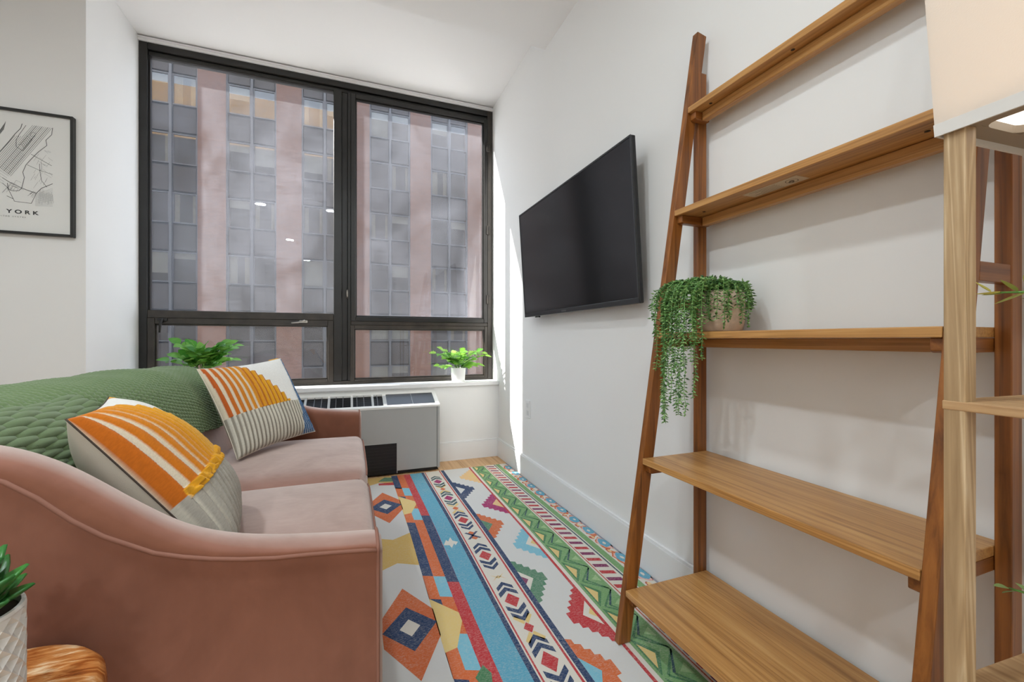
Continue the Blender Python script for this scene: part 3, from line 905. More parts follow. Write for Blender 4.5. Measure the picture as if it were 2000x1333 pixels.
text_obj('lettering', 'NEW YORK', 0.027, (-1.660, yi - 0.0002, 1.667), RX90, M_INK, pic, 1.28, 1.6, 0.0008)
text_obj('small_lettering', 'UNITED STATES', 0.0085, (-1.640, yi - 0.0002, 1.641), RX90, M_INK, pic, 1.2, 1.7)

# ------------------------------------------------------------------ sofa
SY0, SY1 = 0.90, 2.665          # outer faces of the arms
AT = 0.11                        # arm thickness
SXB = -0.93                      # rear face of the back
def velvet():
    m, nt, n, l, b = new_mat('pink_velvet')
    t = noise_node(n, l, 5.0, obj_vec(n, l), 4, 0.6, 0.6)
    t2 = noise_node(n, l, 1.0, obj_vec(n, l, (30, 60, 8)), 3, 0.6)
    mx_ = n.new('ShaderNodeMath'); mx_.operation = 'MULTIPLY_ADD'; mx_.inputs[1].default_value = 0.25
    l.new(t2.outputs['Fac'], mx_.inputs[0]); l.new(t.outputs['Fac'], mx_.inputs[2])
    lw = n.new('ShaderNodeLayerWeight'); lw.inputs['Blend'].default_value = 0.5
    r0 = ramp(n, l, lw.outputs['Facing'], [(0.05, (0.205, 0.083, 0.050)), (0.32, (0.29, 0.135, 0.098)), (0.62, (0.46, 0.34, 0.30)), (1.0, (0.56, 0.47, 0.43))])  # pale stops at grazing angles put the velvet sheen into the base colour
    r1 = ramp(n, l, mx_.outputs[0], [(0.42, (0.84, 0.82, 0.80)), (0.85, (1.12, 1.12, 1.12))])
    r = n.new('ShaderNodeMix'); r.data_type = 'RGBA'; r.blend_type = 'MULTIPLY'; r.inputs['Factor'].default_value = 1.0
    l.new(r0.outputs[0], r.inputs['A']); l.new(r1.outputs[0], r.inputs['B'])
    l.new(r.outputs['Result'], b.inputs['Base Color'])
    b.inputs['Roughness'].default_value = 0.85
    b.inputs['Specular IOR Level'].default_value = 0.15
    b.inputs['Sheen Weight'].default_value = 0.3
    b.inputs['Sheen Roughness'].default_value = 0.4
    b.inputs['Sheen Tint'].default_value = (1.0, 0.82, 0.76, 1)
    t3 = noise_node(n, l, 1.0, obj_vec(n, l, (12, 40, 12)), 4, 0.6)
    add_bump(n, l, b, t3.outputs['Fac'], 0.25, 0.004)
    return m
M_VELVET = velvet()
M_PIPE = plain('velvet_piping', (0.27, 0.13, 0.095), 0.85, spec=0.15)
sofa = thing('sofa', 'dusty pink velvet two-seat sofa with swooping arms beside the window', 'sofa', (-0.44, 1.78, 0))
CREST = [(0.052, 0.590), (0.03, 0.593), (-0.02, 0.597), (-0.072, 0.603), (-0.13, 0.610), (-0.185, 0.620), (-0.23, 0.632), (-0.271, 0.648), (-0.312, 0.670), (-0.38, 0.723), (-0.42, 0.757), (-0.462, 0.789), (-0.50, 0.811), (-0.538, 0.827), (-0.60, 0.843), (-0.70, 0.850), (-0.80, 0.850), (-0.90, 0.845)]
SEAM = [(0.052, 0.574), (0.03, 0.578), (-0.02, 0.583), (-0.072, 0.588), (-0.13, 0.592), (-0.185, 0.600), (-0.23, 0.609), (-0.271, 0.620), (-0.312, 0.634), (-0.38, 0.674), (-0.42, 0.706), (-0.462, 0.748), (-0.50, 0.778), (-0.538, 0.797), (-0.60, 0.815), (-0.70, 0.822), (-0.80, 0.822), (-0.90, 0.818)]
def arm(yo, s, name_):
    """yo: outer face, s=+1 arm extends to +y from the outer face"""
    rows = []
    for (x, cz), (_, sz) in zip(CREST, SEAM):
        sec = [(yo + s * 0.004, 0.10), (yo + s * 0.002, 0.30), (yo, sz - 0.05), (yo, sz - 0.006), (yo - s * 0.004, sz + 0.004), (yo + s * 0.002, sz + (cz - sz) * 0.55), (yo + s * 0.022, cz - 0.003), (yo + s * 0.050, cz + 0.001),
               (yo + s * 0.080, cz - 0.006), (yo + s * 0.104, cz - 0.03), (yo + s * AT, cz - 0.07), (yo + s * AT, 0.30)]
        rows.append([(x, y, z) for y, z in sec])
    P = np.array(rows)
    m_ = P.shape[1]
    me = grid_mesh(P)
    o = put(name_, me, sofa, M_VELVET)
    subsurf(o, 2)
    # front panel of the arm
    fx = 0.052
    F0 = [(fx + 0.0, y, z) for (_, y, z) in rows[0]]
    cen = (fx + 0.014, yo + s * AT / 2, 0.33)
    ring_in = [(fx + 0.012, cen[1] + (y - cen[1]) * 0.82, 0.12 + (z - 0.12) * 0.975) for (_, y, z) in F0]
    V = F0 + ring_in
    k = len(F0)
    Fq = [(i, (i + 1) % k, k + (i + 1) % k, k + i) for i in range(k)]
    Fq.append(tuple(range(k, 2 * k)))
    if s < 0: Fq = [f[::-1] for f in Fq]
    put('arm_front', mesh(V, Fq), o, M_VELVET, True)
    tube('piping', [(fx + 0.003, y, z) for (_, y, z) in F0], 0.0036, M_PIPE, o, 6)
    # piping along the outer seam
    tube('piping', [(x, yo - s * 0.002, z) for x, z in SEAM], 0.0042, M_PIPE, o, 6)
    return o
arm(SY0, 1, 'armrest')
arm(SY1, -1, 'armrest')
# back : lofted along y, tight padded front
BK = [(SXB, 0.10), (SXB, 0.50), (SXB + 0.005, 0.76), (SXB + 0.03, 0.825), (SXB + 0.09, 0.845), (-0.76, 0.845), (-0.69, 0.832), (-0.635, 0.79), (-0.595, 0.70), (-0.560, 0.58), (-0.53, 0.47), (-0.52, 0.36)]
rows = []
ya, yb = SY0 + 0.03, SY1 - 0.03
NY = 15
for i in range(NY):
    t = i / (NY - 1)
    y = ya + (yb - ya) * t
    crown = 0.010 * math.sin(math.pi * t)
    pad = 0.03 * max(0, 1 - (min(t, 1 - t) / 0.14)) ** 2
    rows.append([(x + (pad if x > -0.7 else 0), y, z + crown * (1 if z > 0.7 else 0) - 0.01 * t * (z > 0.7)) for x, z in BK])
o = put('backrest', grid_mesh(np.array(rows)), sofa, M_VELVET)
subsurf(o, 2)
# base with front rail
box('base', (SXB + 0.02, SY0 + 0.02, 0.10), (0.035, SY1 - 0.02, 0.335), M_VELVET, sofa, 0.012, 3)
# seat cushions
def cushion(y0, y1):
    x0, x1 = -0.535, 0.062
    z0, z1 = 0.335, 0.468
    n_, m_ = 17, 15
    top = np.zeros((n_ + 6, m_, 3))
    xs = list(np.linspace(x0, x1 - 0.025, n_))
    sec = [(x, z1, 0) for x in xs] + [(x1 - 0.008, z1 - 0.006, 1), (x1 + 0.006, z1 - 0.025, 1), (x1 + 0.013, z1 - 0.06, 1), (x1 + 0.011, z0 + 0.04, 1), (x1 + 0.0, z0 + 0.012, 1), (x1 - 0.02, z0 + 0.0, 1)]
    for i, (x, z, fr_) in enumerate(sec):
        u = (x - x0) / (x1 - x0)
        for j in range(m_):
            v = j / (m_ - 1)
            y = y0 + 0.002 + (y1 - y0 - 0.004) * v
            e = 1 - (2 * abs(v - 0.5)) ** 6
            ed = (2 * abs(v - 0.5)) ** 10
            cr = 0.026 * (1 - (2 * v - 1) ** 2) * (0.35 + 0.65 * math.sin(math.pi * min(1, max(0, 0.15 + 0.75 * u))))
            zz = z + (cr if i < n_ + 2 else 0) - 0.020 * ed * (1 if z > 0.4 else 0)
            xx = x - 0.012 * ed * fr_
            top[i, j] = (xx, y, zz)
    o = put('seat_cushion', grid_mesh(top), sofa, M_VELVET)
    subsurf(o, 1)
    # side walls
    for j, flip in ((0, False), (m_ - 1, True)):
        V = [tuple(p) for p in top[:, j]] + [(x0, top[0, j, 1], z0)]
        f = tuple(range(len(V)))
        put('cushion_side', mesh(V, [f if flip else f[::-1]]), o, M_VELVET)
    tube('piping', [tuple(top[n_ + 1, j] + np.array((0.002, 0, 0.001))) for j in range(1, m_ - 1)], 0.0032, M_PIPE, o, 6)
    return o
ym_ = (SY0 + SY1) / 2
cushion(SY0 + AT + 0.002, ym_ - 0.001)
cushion(ym_ + 0.001, SY1 - AT - 0.002)
M_LEG = plain('sofa_leg_wood', lin(70, 44, 28), 0.4)
for lx in (SXB + 0.07, -0.02):
    for ly in (SY0 + 0.06, SY1 - 0.06):
        lathe('leg', [(0.016, 0.0075), (0.024, 0.10)], (lx, ly, 0), M_LEG, sofa, 16)

# ------------------------------------------------------------------ knitted throw over the back of the sofa
def throw_surface(path, y0, y1, ny, ns, amp, py, ps, offs=0.0, wob=0.0, zslope=None, rows=False):
    path = np.array(path, float)
    seg = np.r_[0, np.cumsum(np.hypot(np.diff(path[:, 0]), np.diff(path[:, 1])))]
    # smooth path
    s = np.linspace(0, seg[-1], ns)
    X = np.interp(s, seg, path[:, 0]); Z = np.interp(s, seg, path[:, 1])
    ker = np.ones(max(3, ns // 14)) / max(3, ns // 14)
    pad = len(ker) // 2
    X = np.convolve(np.pad(X, pad, mode='edge'), ker, 'same')[pad:-pad]; Z = np.convolve(np.pad(Z, pad, mode='edge'), ker, 'same')[pad:-pad]
    dX, dZ = np.gradient(X), np.gradient(Z)
    L = np.hypot(dX, dZ); nX, nZ = -dZ / L, dX / L      # normal pointing away from the sofa
    y = np.linspace(y0, y1, ny)
    Y, S = np.meshgrid(y, s, indexing='ij')
    col = np.floor(Y / py)
    fy = np.abs(np.sin(np.pi * Y / py)) ** 0.7
    fs = 0.5 + 0.5 * np.cos(2 * np.pi * (S / ps + 0.5 * (col % 2) + 0.32 * np.abs(((Y / py) % 1) - 0.5)))
    top = np.clip((s[-1] * 0.80 - S) / (s[-1] * 0.12), 0, 1)      # plain ribs on top, open stitches on the front drop
    a_ = 0.50 + 0.36 * top
    h = amp * fy * (a_ + (1 - a_) * fs)
    if rows:
        rw_ = np.floor(S / ps)
        loop = np.abs(np.cos(np.pi * (Y / py + 0.5 * (rw_ % 2)))) ** 0.6
        h = amp * np.abs(np.sin(np.pi * S / ps)) ** 0.7 * (0.35 + 0.65 * loop)
    h = h + wob * np.sin(Y * 9 + S * 5) + wob * 0.6 * np.sin(Y * 23 - S * 11)
    P = np.zeros((ny, ns, 3))
    edge = 0.010 * np.sin(Y * 13) * (S / s[-1]) ** 3
    P[:, :, 0] = X[None] + nX[None] * (h + offs)
    P[:, :, 1] = Y
    P[:, :, 2] = Z[None] + nZ[None] * (h + offs) + edge
    if zslope is not None: P[:, :, 2] += zslope(Y)
    shade = (h - h.min()) / (h.max() - h.min() + 1e-9)
    return P, fy * (0.45 + 0.55 * fs)
TP = [(SXB - 0.014, 0.42), (SXB - 0.014, 0.74), (SXB + 0.01, 0.83), (SXB + 0.07, 0.858), (-0.78, 0.862), (-0.70, 0.853), (-0.645, 0.82), (-0.605, 0.75), (-0.578, 0.66), (-0.565, 0.60)]
g1, g2, g3 = np.array(lin(104, 124, 84)), np.array(lin(88, 110, 72)), np.array(lin(136, 150, 110))
P, f = throw_surface(TP, 0.985, 2.47, 700, 260, 0.0125, 0.0260, 0.0135, 0.004, 0.003, lambda Y: 0.010 * np.sin(np.pi * (Y - 0.93) / 1.7) - 0.006 * (Y - 0.93) / 1.7 * 1.5)
me = grid_mesh(P)
n1 = rng.random(P.shape[:2])[..., None]
vcol(me, (g1 + (g3 - g1) * (n1 - 0.5) * 0.3).reshape(-1, 3))
M_KNIT = attr_mat('green_knit', 0.95, bump=0.4, bscale=700, bdist=0.0015, sheen=0.25)
throw = put('throw_blanket', me, None, M_KNIT, True)
tag(throw, 'chunky green knitted throw draped over the back of the pink sofa', 'blanket')
so = throw.modifiers.new('thick', 'SOLIDIFY'); so.thickness = 0.004; so.offset = -1
# folded layer at the near end
TP2 = [(-0.665, 0.842), (-0.630, 0.826), (-0.600, 0.79), (-0.572, 0.72), (-0.556, 0.66), (-0.552, 0.62)]
P, f = throw_surface(TP2, 0.985, 1.40, 300, 190, 0.0095, 0.085, 0.0125, 0.008, 0.005, None, True)
me = grid_mesh(P)
vcol(me, (np.tile(g1 * 0.95, (P.shape[0] * P.shape[1], 1))))
fl_ = put('folded_end', me, throw, M_KNIT, True)
so = fl_.modifiers.new('thick', 'SOLIDIFY'); so.thickness = 0.008; so.offset = -1

# ------------------------------------------------------------------ cushions
CU = dict(white=lin(228, 226, 220), cream=lin(214, 200, 176), rust=lin(190, 92, 36), orange=lin(206, 122, 34), yellow=lin(222, 160, 36), grey=lin(148, 140, 126), gcream=lin(206, 200, 184), blue=lin(58, 98, 140), bwhite=lin(200, 208, 212))
def pillow(name, TL, TR, BR, BL, thick, label, wide, seed):
    TL, TR, BR, BL = map(Vector, (TL, TR, BR, BL))
    N = 230
    u = np.linspace(0, 1, N); v = np.linspace(0, 1, N)
    U, Vv = np.meshgrid(u, v, indexing='ij')
    a, b_ = 2 * U - 1, 2 * Vv - 1
    puff = thick * ((1 - np.abs(a) ** 2.4) * (1 - np.abs(b_) ** 2.4)) ** 0.55
    # edges pulled in between the corners
    ain = a * (1 - 0.060 * (1 - b_ ** 2) * np.abs(a)); bin_ = b_ * (1 - 0.060 * (1 - a ** 2) * np.abs(b_))
    c = (TL + TR + BR + BL) / 4
    ex = ((TR - TL) + (BR - BL)) / 4; ey = ((TL - BL) + (TR - BR)) / 4
    tw = ((TL - TR) - (BL - BR)) / 4
    nz = ex.cross(ey).normalized()
    base = np.array(c)[None, None] + ain[..., None] * np.array(ex) + bin_[..., None] * np.array(ey) - (ain * bin_)[..., None] * np.array(tw)
    # pattern
    cols = np.zeros((N, N, 3)); cols[:] = CU['white']
    hgt = np.zeros((N, N))
    arc = 0.33 + 0.42 * np.clip((1 - Vv) / 0.58, 0, 1) ** 0.75
    bl_edge = np.where(Vv < 0.45, 0.80 + 0.10 * Vv / 0.45, 0.90 + 0.08 * (Vv - 0.45) / 0.55)
    is_blue = U > bl_edge
    is_grey = (Vv < 0.41) & ~is_blue
    # tufted fan : stripe coordinate, wide and open on the left, dense on the right
    if wide:
        edges = np.array([0.004, 0.044, 0.078, 0.120, 0.154, 0.196, 0.228, 0.270, 0.298, 0.338, 0.360, 0.400, 0.416, 0.456, 0.470, 0.510, 0.523, 0.561, 0.574, 0.612, 0.625, 0.665, 0.676, 0.72])
    else:
        edges = np.array([0.02, 0.055, 0.085, 0.12, 0.15, 0.185, 0.213, 0.25, 0.275, 0.312, 0.335, 0.372, 0.392, 0.43, 0.45, 0.488, 0.505, 0.545, 0.56, 0.60, 0.615, 0.655, 0.67, 0.71, 0.722, 0.76])
    us = U + 0.05 * np.sin(np.pi * Vv) * (U - 0.2) * (0.0 if wide else 1.0)
    for k in range(0, len(edges) - 1, 2):
        e0, e1 = edges[k], edges[k + 1]
        mid = (e0 + e1) / 2
        top_v = 1.0 - max(0, (mid - 0.33) / 0.42) ** 1.33 * 0.58
        inb = (us > e0) & (us < e1) & (Vv >= 0.41) & (Vv < top_v) & ~is_blue
        t = min(1, k / (len(edges) * 0.6))
        cc = np.array(CU['rust']) * (1 - t) + np.array(CU['yellow']) * t
        if wide: cc = np.array(lin(196, 104, 24)) * (1 - t) + np.array(CU['yellow']) * t
        prof = np.clip(1 - ((us - mid) / ((e1 - e0) / 2)) ** 2, 0, 1) ** 0.5
        cols[inb] = cc
        hgt[inb] = (0.008 if wide else 0.005) * prof[inb]
        gap_hi = edges[k + 2] if k + 2 < len(edges) else e1
        ing = (us >= e1) & (us < gap_hi) & (Vv >= 0.41) & (Vv < top_v) & ~is_blue
        cols[ing] = np.array(CU['cream']) if k < (8 if wide else 10) else np.array(CU['orange']) * 0.8
    left = (us <= edges[0]) & (Vv >= 0.41) & ~is_blue
    cols[left] = CU['cream']
    ph = (U / (0.050 if wide else 0.044)) % 1
    g = np.clip(1 - ((ph - 0.5) / 0.30) ** 2, 0, 1) ** 0.5
    hgt[is_grey] = ((0.009 if wide else 0.006) * g)[is_grey]
    ccg = np.array(CU['grey'])[None, None] * (1 - (g[..., None] > 0)) + np.array(CU['gcream'])[None, None] * (g[..., None] > 0)
    if wide:
        ccg = np.array(CU['gcream'])[None, None] * 0.92 * (1 - (g[..., None] > 0)) + np.array(lin(170, 164, 152))[None, None] * (g[..., None] > 0)
    cols[is_grey] = ccg[is_grey]
    phb = ((U + 0.012 * np.sin(Vv * 60)) / 0.034) % 1
    gb = np.clip(1 - ((phb - 0.5) / 0.33) ** 2, 0, 1) ** 0.5
    hgt[is_blue] = (0.005 * gb)[is_blue]
    ccb = np.where((gb[..., None] > 0), np.array(CU['blue'])[None, None], np.array(CU['bwhite'])[None, None])
    cols[is_blue] = ccb[is_blue]
    # seam row where tufts meet the ribbed part
    row = (np.abs(Vv - 0.415) < 0.028) & (U < 0.72) & (U > 0.03)
    if wide:
        tuft = 0.5 + 0.5 * np.sin(U * 2 * np.pi / 0.045 + Vv * 60)
        hgt[row] += (0.009 * tuft)[row]; cols[row] = CU['yellow']
    if wide: cols[(U > 0.90) & (Vv > 0.87)] = CU['yellow']
    rg = np.random.default_rng(seed)
    cols *= (1 + 0.16 * (rg.random((N, N, 1)) - 0.5))
    hgt += np.where(hgt > 0.001, 0.0012 * rg.random((N, N)), 0.0)
    edge = np.minimum.reduce([U, 1 - U, Vv, 1 - Vv])
    hgt *= np.clip(edge / 0.02, 0, 1)
    wr = 0.0022 * np.sin(7 * a + 4 * b_ + seed) * np.sin(5 * b_ - 3 * a) * np.clip(edge / 0.1, 0, 1)
    front = base + (puff + hgt + wr)[..., None] * np.array(nz)
    # gentle slump towards the lower edge
    t_ = thing(name, label, 'cushion', tuple((BL + BR) / 2), 'scatter cushions on the sofa')
    me = grid_mesh(front)
    vcol(me, cols.reshape(-1, 3))
    put('embroidered_face', me, t_, attr_mat(name + '_face', 0.95, bump=0.5, bscale=900, bdist=0.0015, sheen=0.2), True)
    Nb = 60
    u2 = np.linspace(0, 1, Nb); U2, V2 = np.meshgrid(u2, u2, indexing='ij')
    a2, b2 = 2 * U2 - 1, 2 * V2 - 1
    pf2 = thick * ((1 - np.abs(a2) ** 2.4) * (1 - np.abs(b2) ** 2.4)) ** 0.55
    ai2 = a2 * (1 - 0.060 * (1 - b2 ** 2) * np.abs(a2)); bi2 = b2 * (1 - 0.060 * (1 - a2 ** 2) * np.abs(b2))
    bk = np.array(c)[None, None] + ai2[..., None] * np.array(ex) + bi2[..., None] * np.array(ey) - (ai2 * bi2)[..., None] * np.array(tw) - pf2[..., None] * np.array(nz)
    put('back_face', grid_mesh(bk[::-1]), t_, bpy.data.materials.get('cushion_cotton') or plain('cushion_cotton', lin(216, 206, 188), 0.9, bump=0.3, bscale=600), True)
    # edge seam
    rim = [tuple(base[i, 0]) for i in range(0, N, 10)] + [tuple(base[-1, j]) for j in range(0, N, 10)] + [tuple(base[i, -1]) for i in range(N - 1, 0, -10)] + [tuple(base[0, j]) for j in range(N - 1, 0, -10)]
    tube('seam', rim, 0.0018, (bpy.data.materials.get('cushion_seam') or plain('cushion_seam', lin(74, 62, 54), 0.95)) if wide else bpy.data.materials['cushion_cotton'], t_, 5, True)
    # coloured corner of the reverse peeking out at the top
    if wide: return t_
    corner = base[-1, -1]; cv = Vector(corner)
    tab = [cv + nz * -0.004, cv - ex.normalized() * 0.055 + nz * -0.004 - ey.normalized() * 0.004, cv - ex.normalized() * 0.012 - ey.normalized() * 0.05 - nz * 0.004,
           cv - nz * 0.02 + ey.normalized() * 0.012, cv - ex.normalized() * 0.055 - nz * 0.022 + ey.normalized() * 0.008, cv - ex.normalized() * 0.012 - ey.normalized() * 0.05 - nz * 0.03]
    put('corner_tab', mesh(tab, [(0, 1, 2), (3, 5, 4), (0, 3, 4, 1), (1, 4, 5, 2), (2, 5, 3, 0)]), t_, bpy.data.materials.get('cushion_yellow') or plain('cushion_yellow', CU['yellow'], 0.95))
    return t_
pillow('cushion', (-0.505, 1.06, 0.848), (-0.605, 1.455, 0.846), (-0.325, 1.485, 0.495), (-0.245, 1.085, 0.495), 0.098, 'cushion with tufted orange and yellow stripes leaning by the near pink arm', True, 1)
pillow('cushion', (-0.615, 2.20, 0.872), (-0.335, 2.50, 0.902), (-0.165, 2.415, 0.525), (-0.435, 2.055, 0.500), 0.070, 'cushion with rust fan, grey ribs and blue edge by the window', False, 2)

# ------------------------------------------------------------------ ladder shelf
LX0, LZ = 0.815, 2.088
def lfx(z): return LX0 + 0.332 * z / LZ
YLi, YRi = 1.158, 0.424           # inner faces of the end frames
LT, LD = 0.024, 0.046             # leg thickness (y), depth (x)
XBK = 1.186
W_LEG = wood('ladder_leg_wood', lin(92, 52, 18), lin(134, 80, 32), lin(160, 100, 44), 'Z', 60, 2.0, 0.38)
W_SH = wood('ladder_shelf_wood', lin(140, 94, 48), lin(186, 136, 78), lin(206, 160, 100), 'Y', 70, 1.6, 0.36, 0.35)
W_RUNG = wood('ladder_rung_wood', lin(96, 54, 20), lin(136, 82, 34), lin(160, 100, 46), 'X', 60, 2.0, 0.38)
lad = thing('ladder_shelf', 'tall brown wooden ladder shelf with five tiers leaning at the white wall', 'shelf', (1.0, 0.79, 0))
def prism_xz(name, quad, y0, y1, mat, parent, bevel=0.002):
    bm = bmesh.new()
    vs = [bm.verts.new((x, y0, z)) for x, z in quad] + [bm.verts.new((x, y1, z)) for x, z in quad]
    k = len(quad)
    bm.faces.new(vs[:k][::-1]) ; bm.faces.new(vs[k:])
    for i in range(k):
        bm.faces.new((vs[i], vs[(i + 1) % k], vs[k + (i + 1) % k], vs[k + i]))
    bmesh.ops.recalc_face_normals(bm, faces=bm.faces)
    if bevel: bmesh.ops.bevel(bm, geom=list(bm.edges), offset=bevel, segments=2, profile=0.5, affect='EDGES')
    return put(name, bm_mesh(bm), parent, mat)
SHZ = [0.181, 0.606, 1.024, 1.444, 1.809]
RZ0 = 0.006
for y0, y1 in ((YLi, YLi + LT), (YRi - LT, YRi)):
    prism_xz('front_leg', [(lfx(RZ0), RZ0 + 0.0012), (lfx(RZ0) + LD, RZ0 + 0.0012), (lfx(LZ) + LD - 0.006, LZ - 0.008), (lfx(LZ), LZ)], y0, y1, W_LEG, lad)
    s = 0.0005 if y0 > 1 else -0.0005
    prism_xz('rear_leg', [(1.149, RZ0 + 0.0012), (1.187, RZ0 + 0.0012), (1.187, 1.945), (1.149, 1.945)], y0 - s, y1 - s, W_LEG, lad)
    prism_xz('side_rung', [(lfx(1.12) + LD, 1.105), (1.149, 1.105), (1.149, 1.140), (lfx(1.14) + LD, 1.140)], y0 + 0.002, y1 - 0.002, W_RUNG, lad)
for i, z in enumerate(SHZ):
    xf = lfx(z) - 0.002
    th = 0.020
    sh = box('shelf_board', (xf, YRi + 0.0008, z - th), (XBK, YLi - 0.0008, z), W_SH, lad, 0.002, 2)
    # bearers under both ends
    for y0, y1 in ((YLi - 0.024, YLi - 0.001), (YRi + 0.001, YRi + 0.024)):
        prism_xz('end_bearer', [(xf + 0.012, z - th - 0.0005), (xf + 0.012, z - th - 0.024), (xf + 0.020, z - th - 0.028), (1.176, z - th - 0.028), (1.176, z - th - 0.0005)], y0, y1, W_RUNG, lad)
    if 0 < i:
        box('rear_rail', (1.135 if i < 3 else 1.140, YRi + 0.026, z - th - 0.030), (1.165, YLi - 0.026, z - th - 0.0005), W_SH, lad, 0.002)
    M_SCREW = bpy.data.materials.get('screw_hole') or plain('screw_hole', (0.03, 0.018, 0.01), 0.6)
    if i >= 3:
        for yy in (0.50, 0.80, 1.08):
            lathe('screw', [(0.005, 0.0), (0.005, 0.0008)], ((xf + 1.13) / 2 + 0.01, yy, z - th - 0.0008), M_SCREW, sh, 10)
# product sticker under the fourth tier
zst = SHZ[3] - 0.020
stk = put('sticker', mesh([(1.075, 0.755, zst - 0.0009), (1.125, 0.755, zst - 0.0009), (1.125, 0.915, zst - 0.0009), (1.075, 0.915, zst - 0.0009), (1.075, 0.755, zst - 0.0001), (1.125, 0.755, zst - 0.0001), (1.125, 0.915, zst - 0.0001), (1.075, 0.915, zst - 0.0001)],
          [(3, 2, 1, 0), (4, 5, 6, 7), (0, 1, 5, 4), (1, 2, 6, 5), (2, 3, 7, 6), (3, 0, 4, 7)]), lad, plain('sticker_paper', lin(206, 188, 160), 0.7))
iv, if_ = [], []
def ring2(cx, cy, r0, r1, n=24):
    o = len(iv)
    for k in range(n):
        a = 2 * math.pi * k / n
        iv.append((cx + r0 * math.cos(a), cy + r0 * math.sin(a), zst - 0.0011)); iv.append((cx + r1 * math.cos(a), cy + r1 * math.sin(a), zst - 0.0011))
    for k in range(n):
        k2 = (k + 1) % n
        if_.append((o + 2 * k, o + 2 * k2, o + 2 * k2 + 1, o + 2 * k + 1))
ring2(1.100, 0.785, 0.0135, 0.0155); ring2(1.100, 0.785, 0.0, 0.006, 10)
ring2(1.106, 0.790, 0.003, 0.008, 5)
for k in range(5):
    o_ = len(iv); xx = 1.082 + 0.009 * k
    for q in ((xx, 0.82), (xx + 0.002, 0.82), (xx + 0.002, 0.90 - 0.012 * (k % 3)), (xx, 0.90 - 0.012 * (k % 3))): iv.append((q[0], q[1], zst - 0.0011))
    if_.append((o_, o_ + 1, o_ + 2, o_ + 3))
put('sticker_print', mesh(iv, if_), stk, plain('sticker_ink', lin(110, 96, 80), 0.8))

# ------------------------------------------------------------------ foliage helpers
def leaf_mesh(L, W, fold=0.18, droop=0.25, lobes=0, n=5):
    """leaf lying along +x from the origin, upper side +z"""
    V, Fq = [], []
    for i in range(n + 1):
        t = i / n
        w = W * 0.5 * (math.sin(math.pi * min(1, t ** 0.75)) ** 0.8 if 0 < t < 1 else 0.0)
        if lobes and 0 < i < n: w *= (1.28 if i % 2 else 0.62)
        x = L * t; z = -droop * L * t * t
        V += [(x, w, z + fold * w), (x, 0, z), (x, -w, z + fold * w)]
    for i in range(n):
        a = 3 * i
        if i == 0: Fq += [(1, 4, 3), (1, 5, 4)]
        elif i == n - 1: Fq += [(a, a + 1, a + 4), (a + 1, a + 2, a + 4)]
        else: Fq += [(a, a + 1, a + 4, a + 3), (a + 1, a + 2, a + 5, a + 4)]
    me = mesh(V, Fq)
    bm = bmesh.new(); bm.from_mesh(me); bmesh.ops.delete(bm, geom=[v for v in bm.verts if not v.link_faces], context='VERTS')
    bmesh.ops.recalc_face_normals(bm, faces=bm.faces)
    me2 = bm_mesh(bm)
    for p in me2.polygons: p.use_smooth = True
    return me2
def leaf_mat(name, c1, c2, rough=0.45, trans=0.35):
    m, nt, n, l, b = new_mat(name)
    oi = n.new('ShaderNodeObjectInfo')
    t = noise_node(n, l, 30, obj_vec(n, l), 2)
    ad = n.new('ShaderNodeMath'); ad.operation = 'MULTIPLY_ADD'; ad.inputs[1].default_value = 0.4
    l.new(t.outputs['Fac'], ad.inputs[0]); l.new(oi.outputs['Random'], ad.inputs[2])
    r = ramp(n, l, ad.outputs[0], [(0.15, c1), (1.1, c2)])
    l.new(r.outputs[0], b.inputs['Base Color'])
    b.inputs['Roughness'].default_value = rough
    tl = n.new('ShaderNodeBsdfTranslucent'); l.new(r.outputs[0], tl.inputs[0])
    mx_ = n.new('ShaderNodeMixShader'); mx_.inputs[0].default_value = trans
    l.new(b.outputs[0], mx_.inputs[1]); l.new(tl.outputs[0], mx_.inputs[2])
    l.new(mx_.outputs[0], n['Material Output'].inputs['Surface'])
    return m
def place_leaf(me, parent, pos, direction, up=(0, 0, 1), sc=1.0, name='leaf'):
    d = Vector(direction).normalized()
    upv = Vector(up)
    y = upv.cross(d)
    if y.length < 1e-3: y = Vector((0, 1, 0)).cross(d)
    y.normalize(); z = d.cross(y)
    M = Matrix((d, y, z)).transposed().to_4x4()
    o = bpy.data.objects.new(name, me)
    COL.objects.link(o); o.parent = parent
    o.matrix_local = Matrix.Translation(Vector(pos) - wloc(parent)) @ M @ Matrix.Scale(sc, 4)
    return o
M_STEM = plain('stem_green', lin(96, 140, 60), 0.6)
M_SOIL = plain('soil', lin(52, 40, 30), 0.95, var=0.4, vscale=150)
M_POTW = plain('white_ceramic', (0.80, 0.80, 0.79), 0.35)

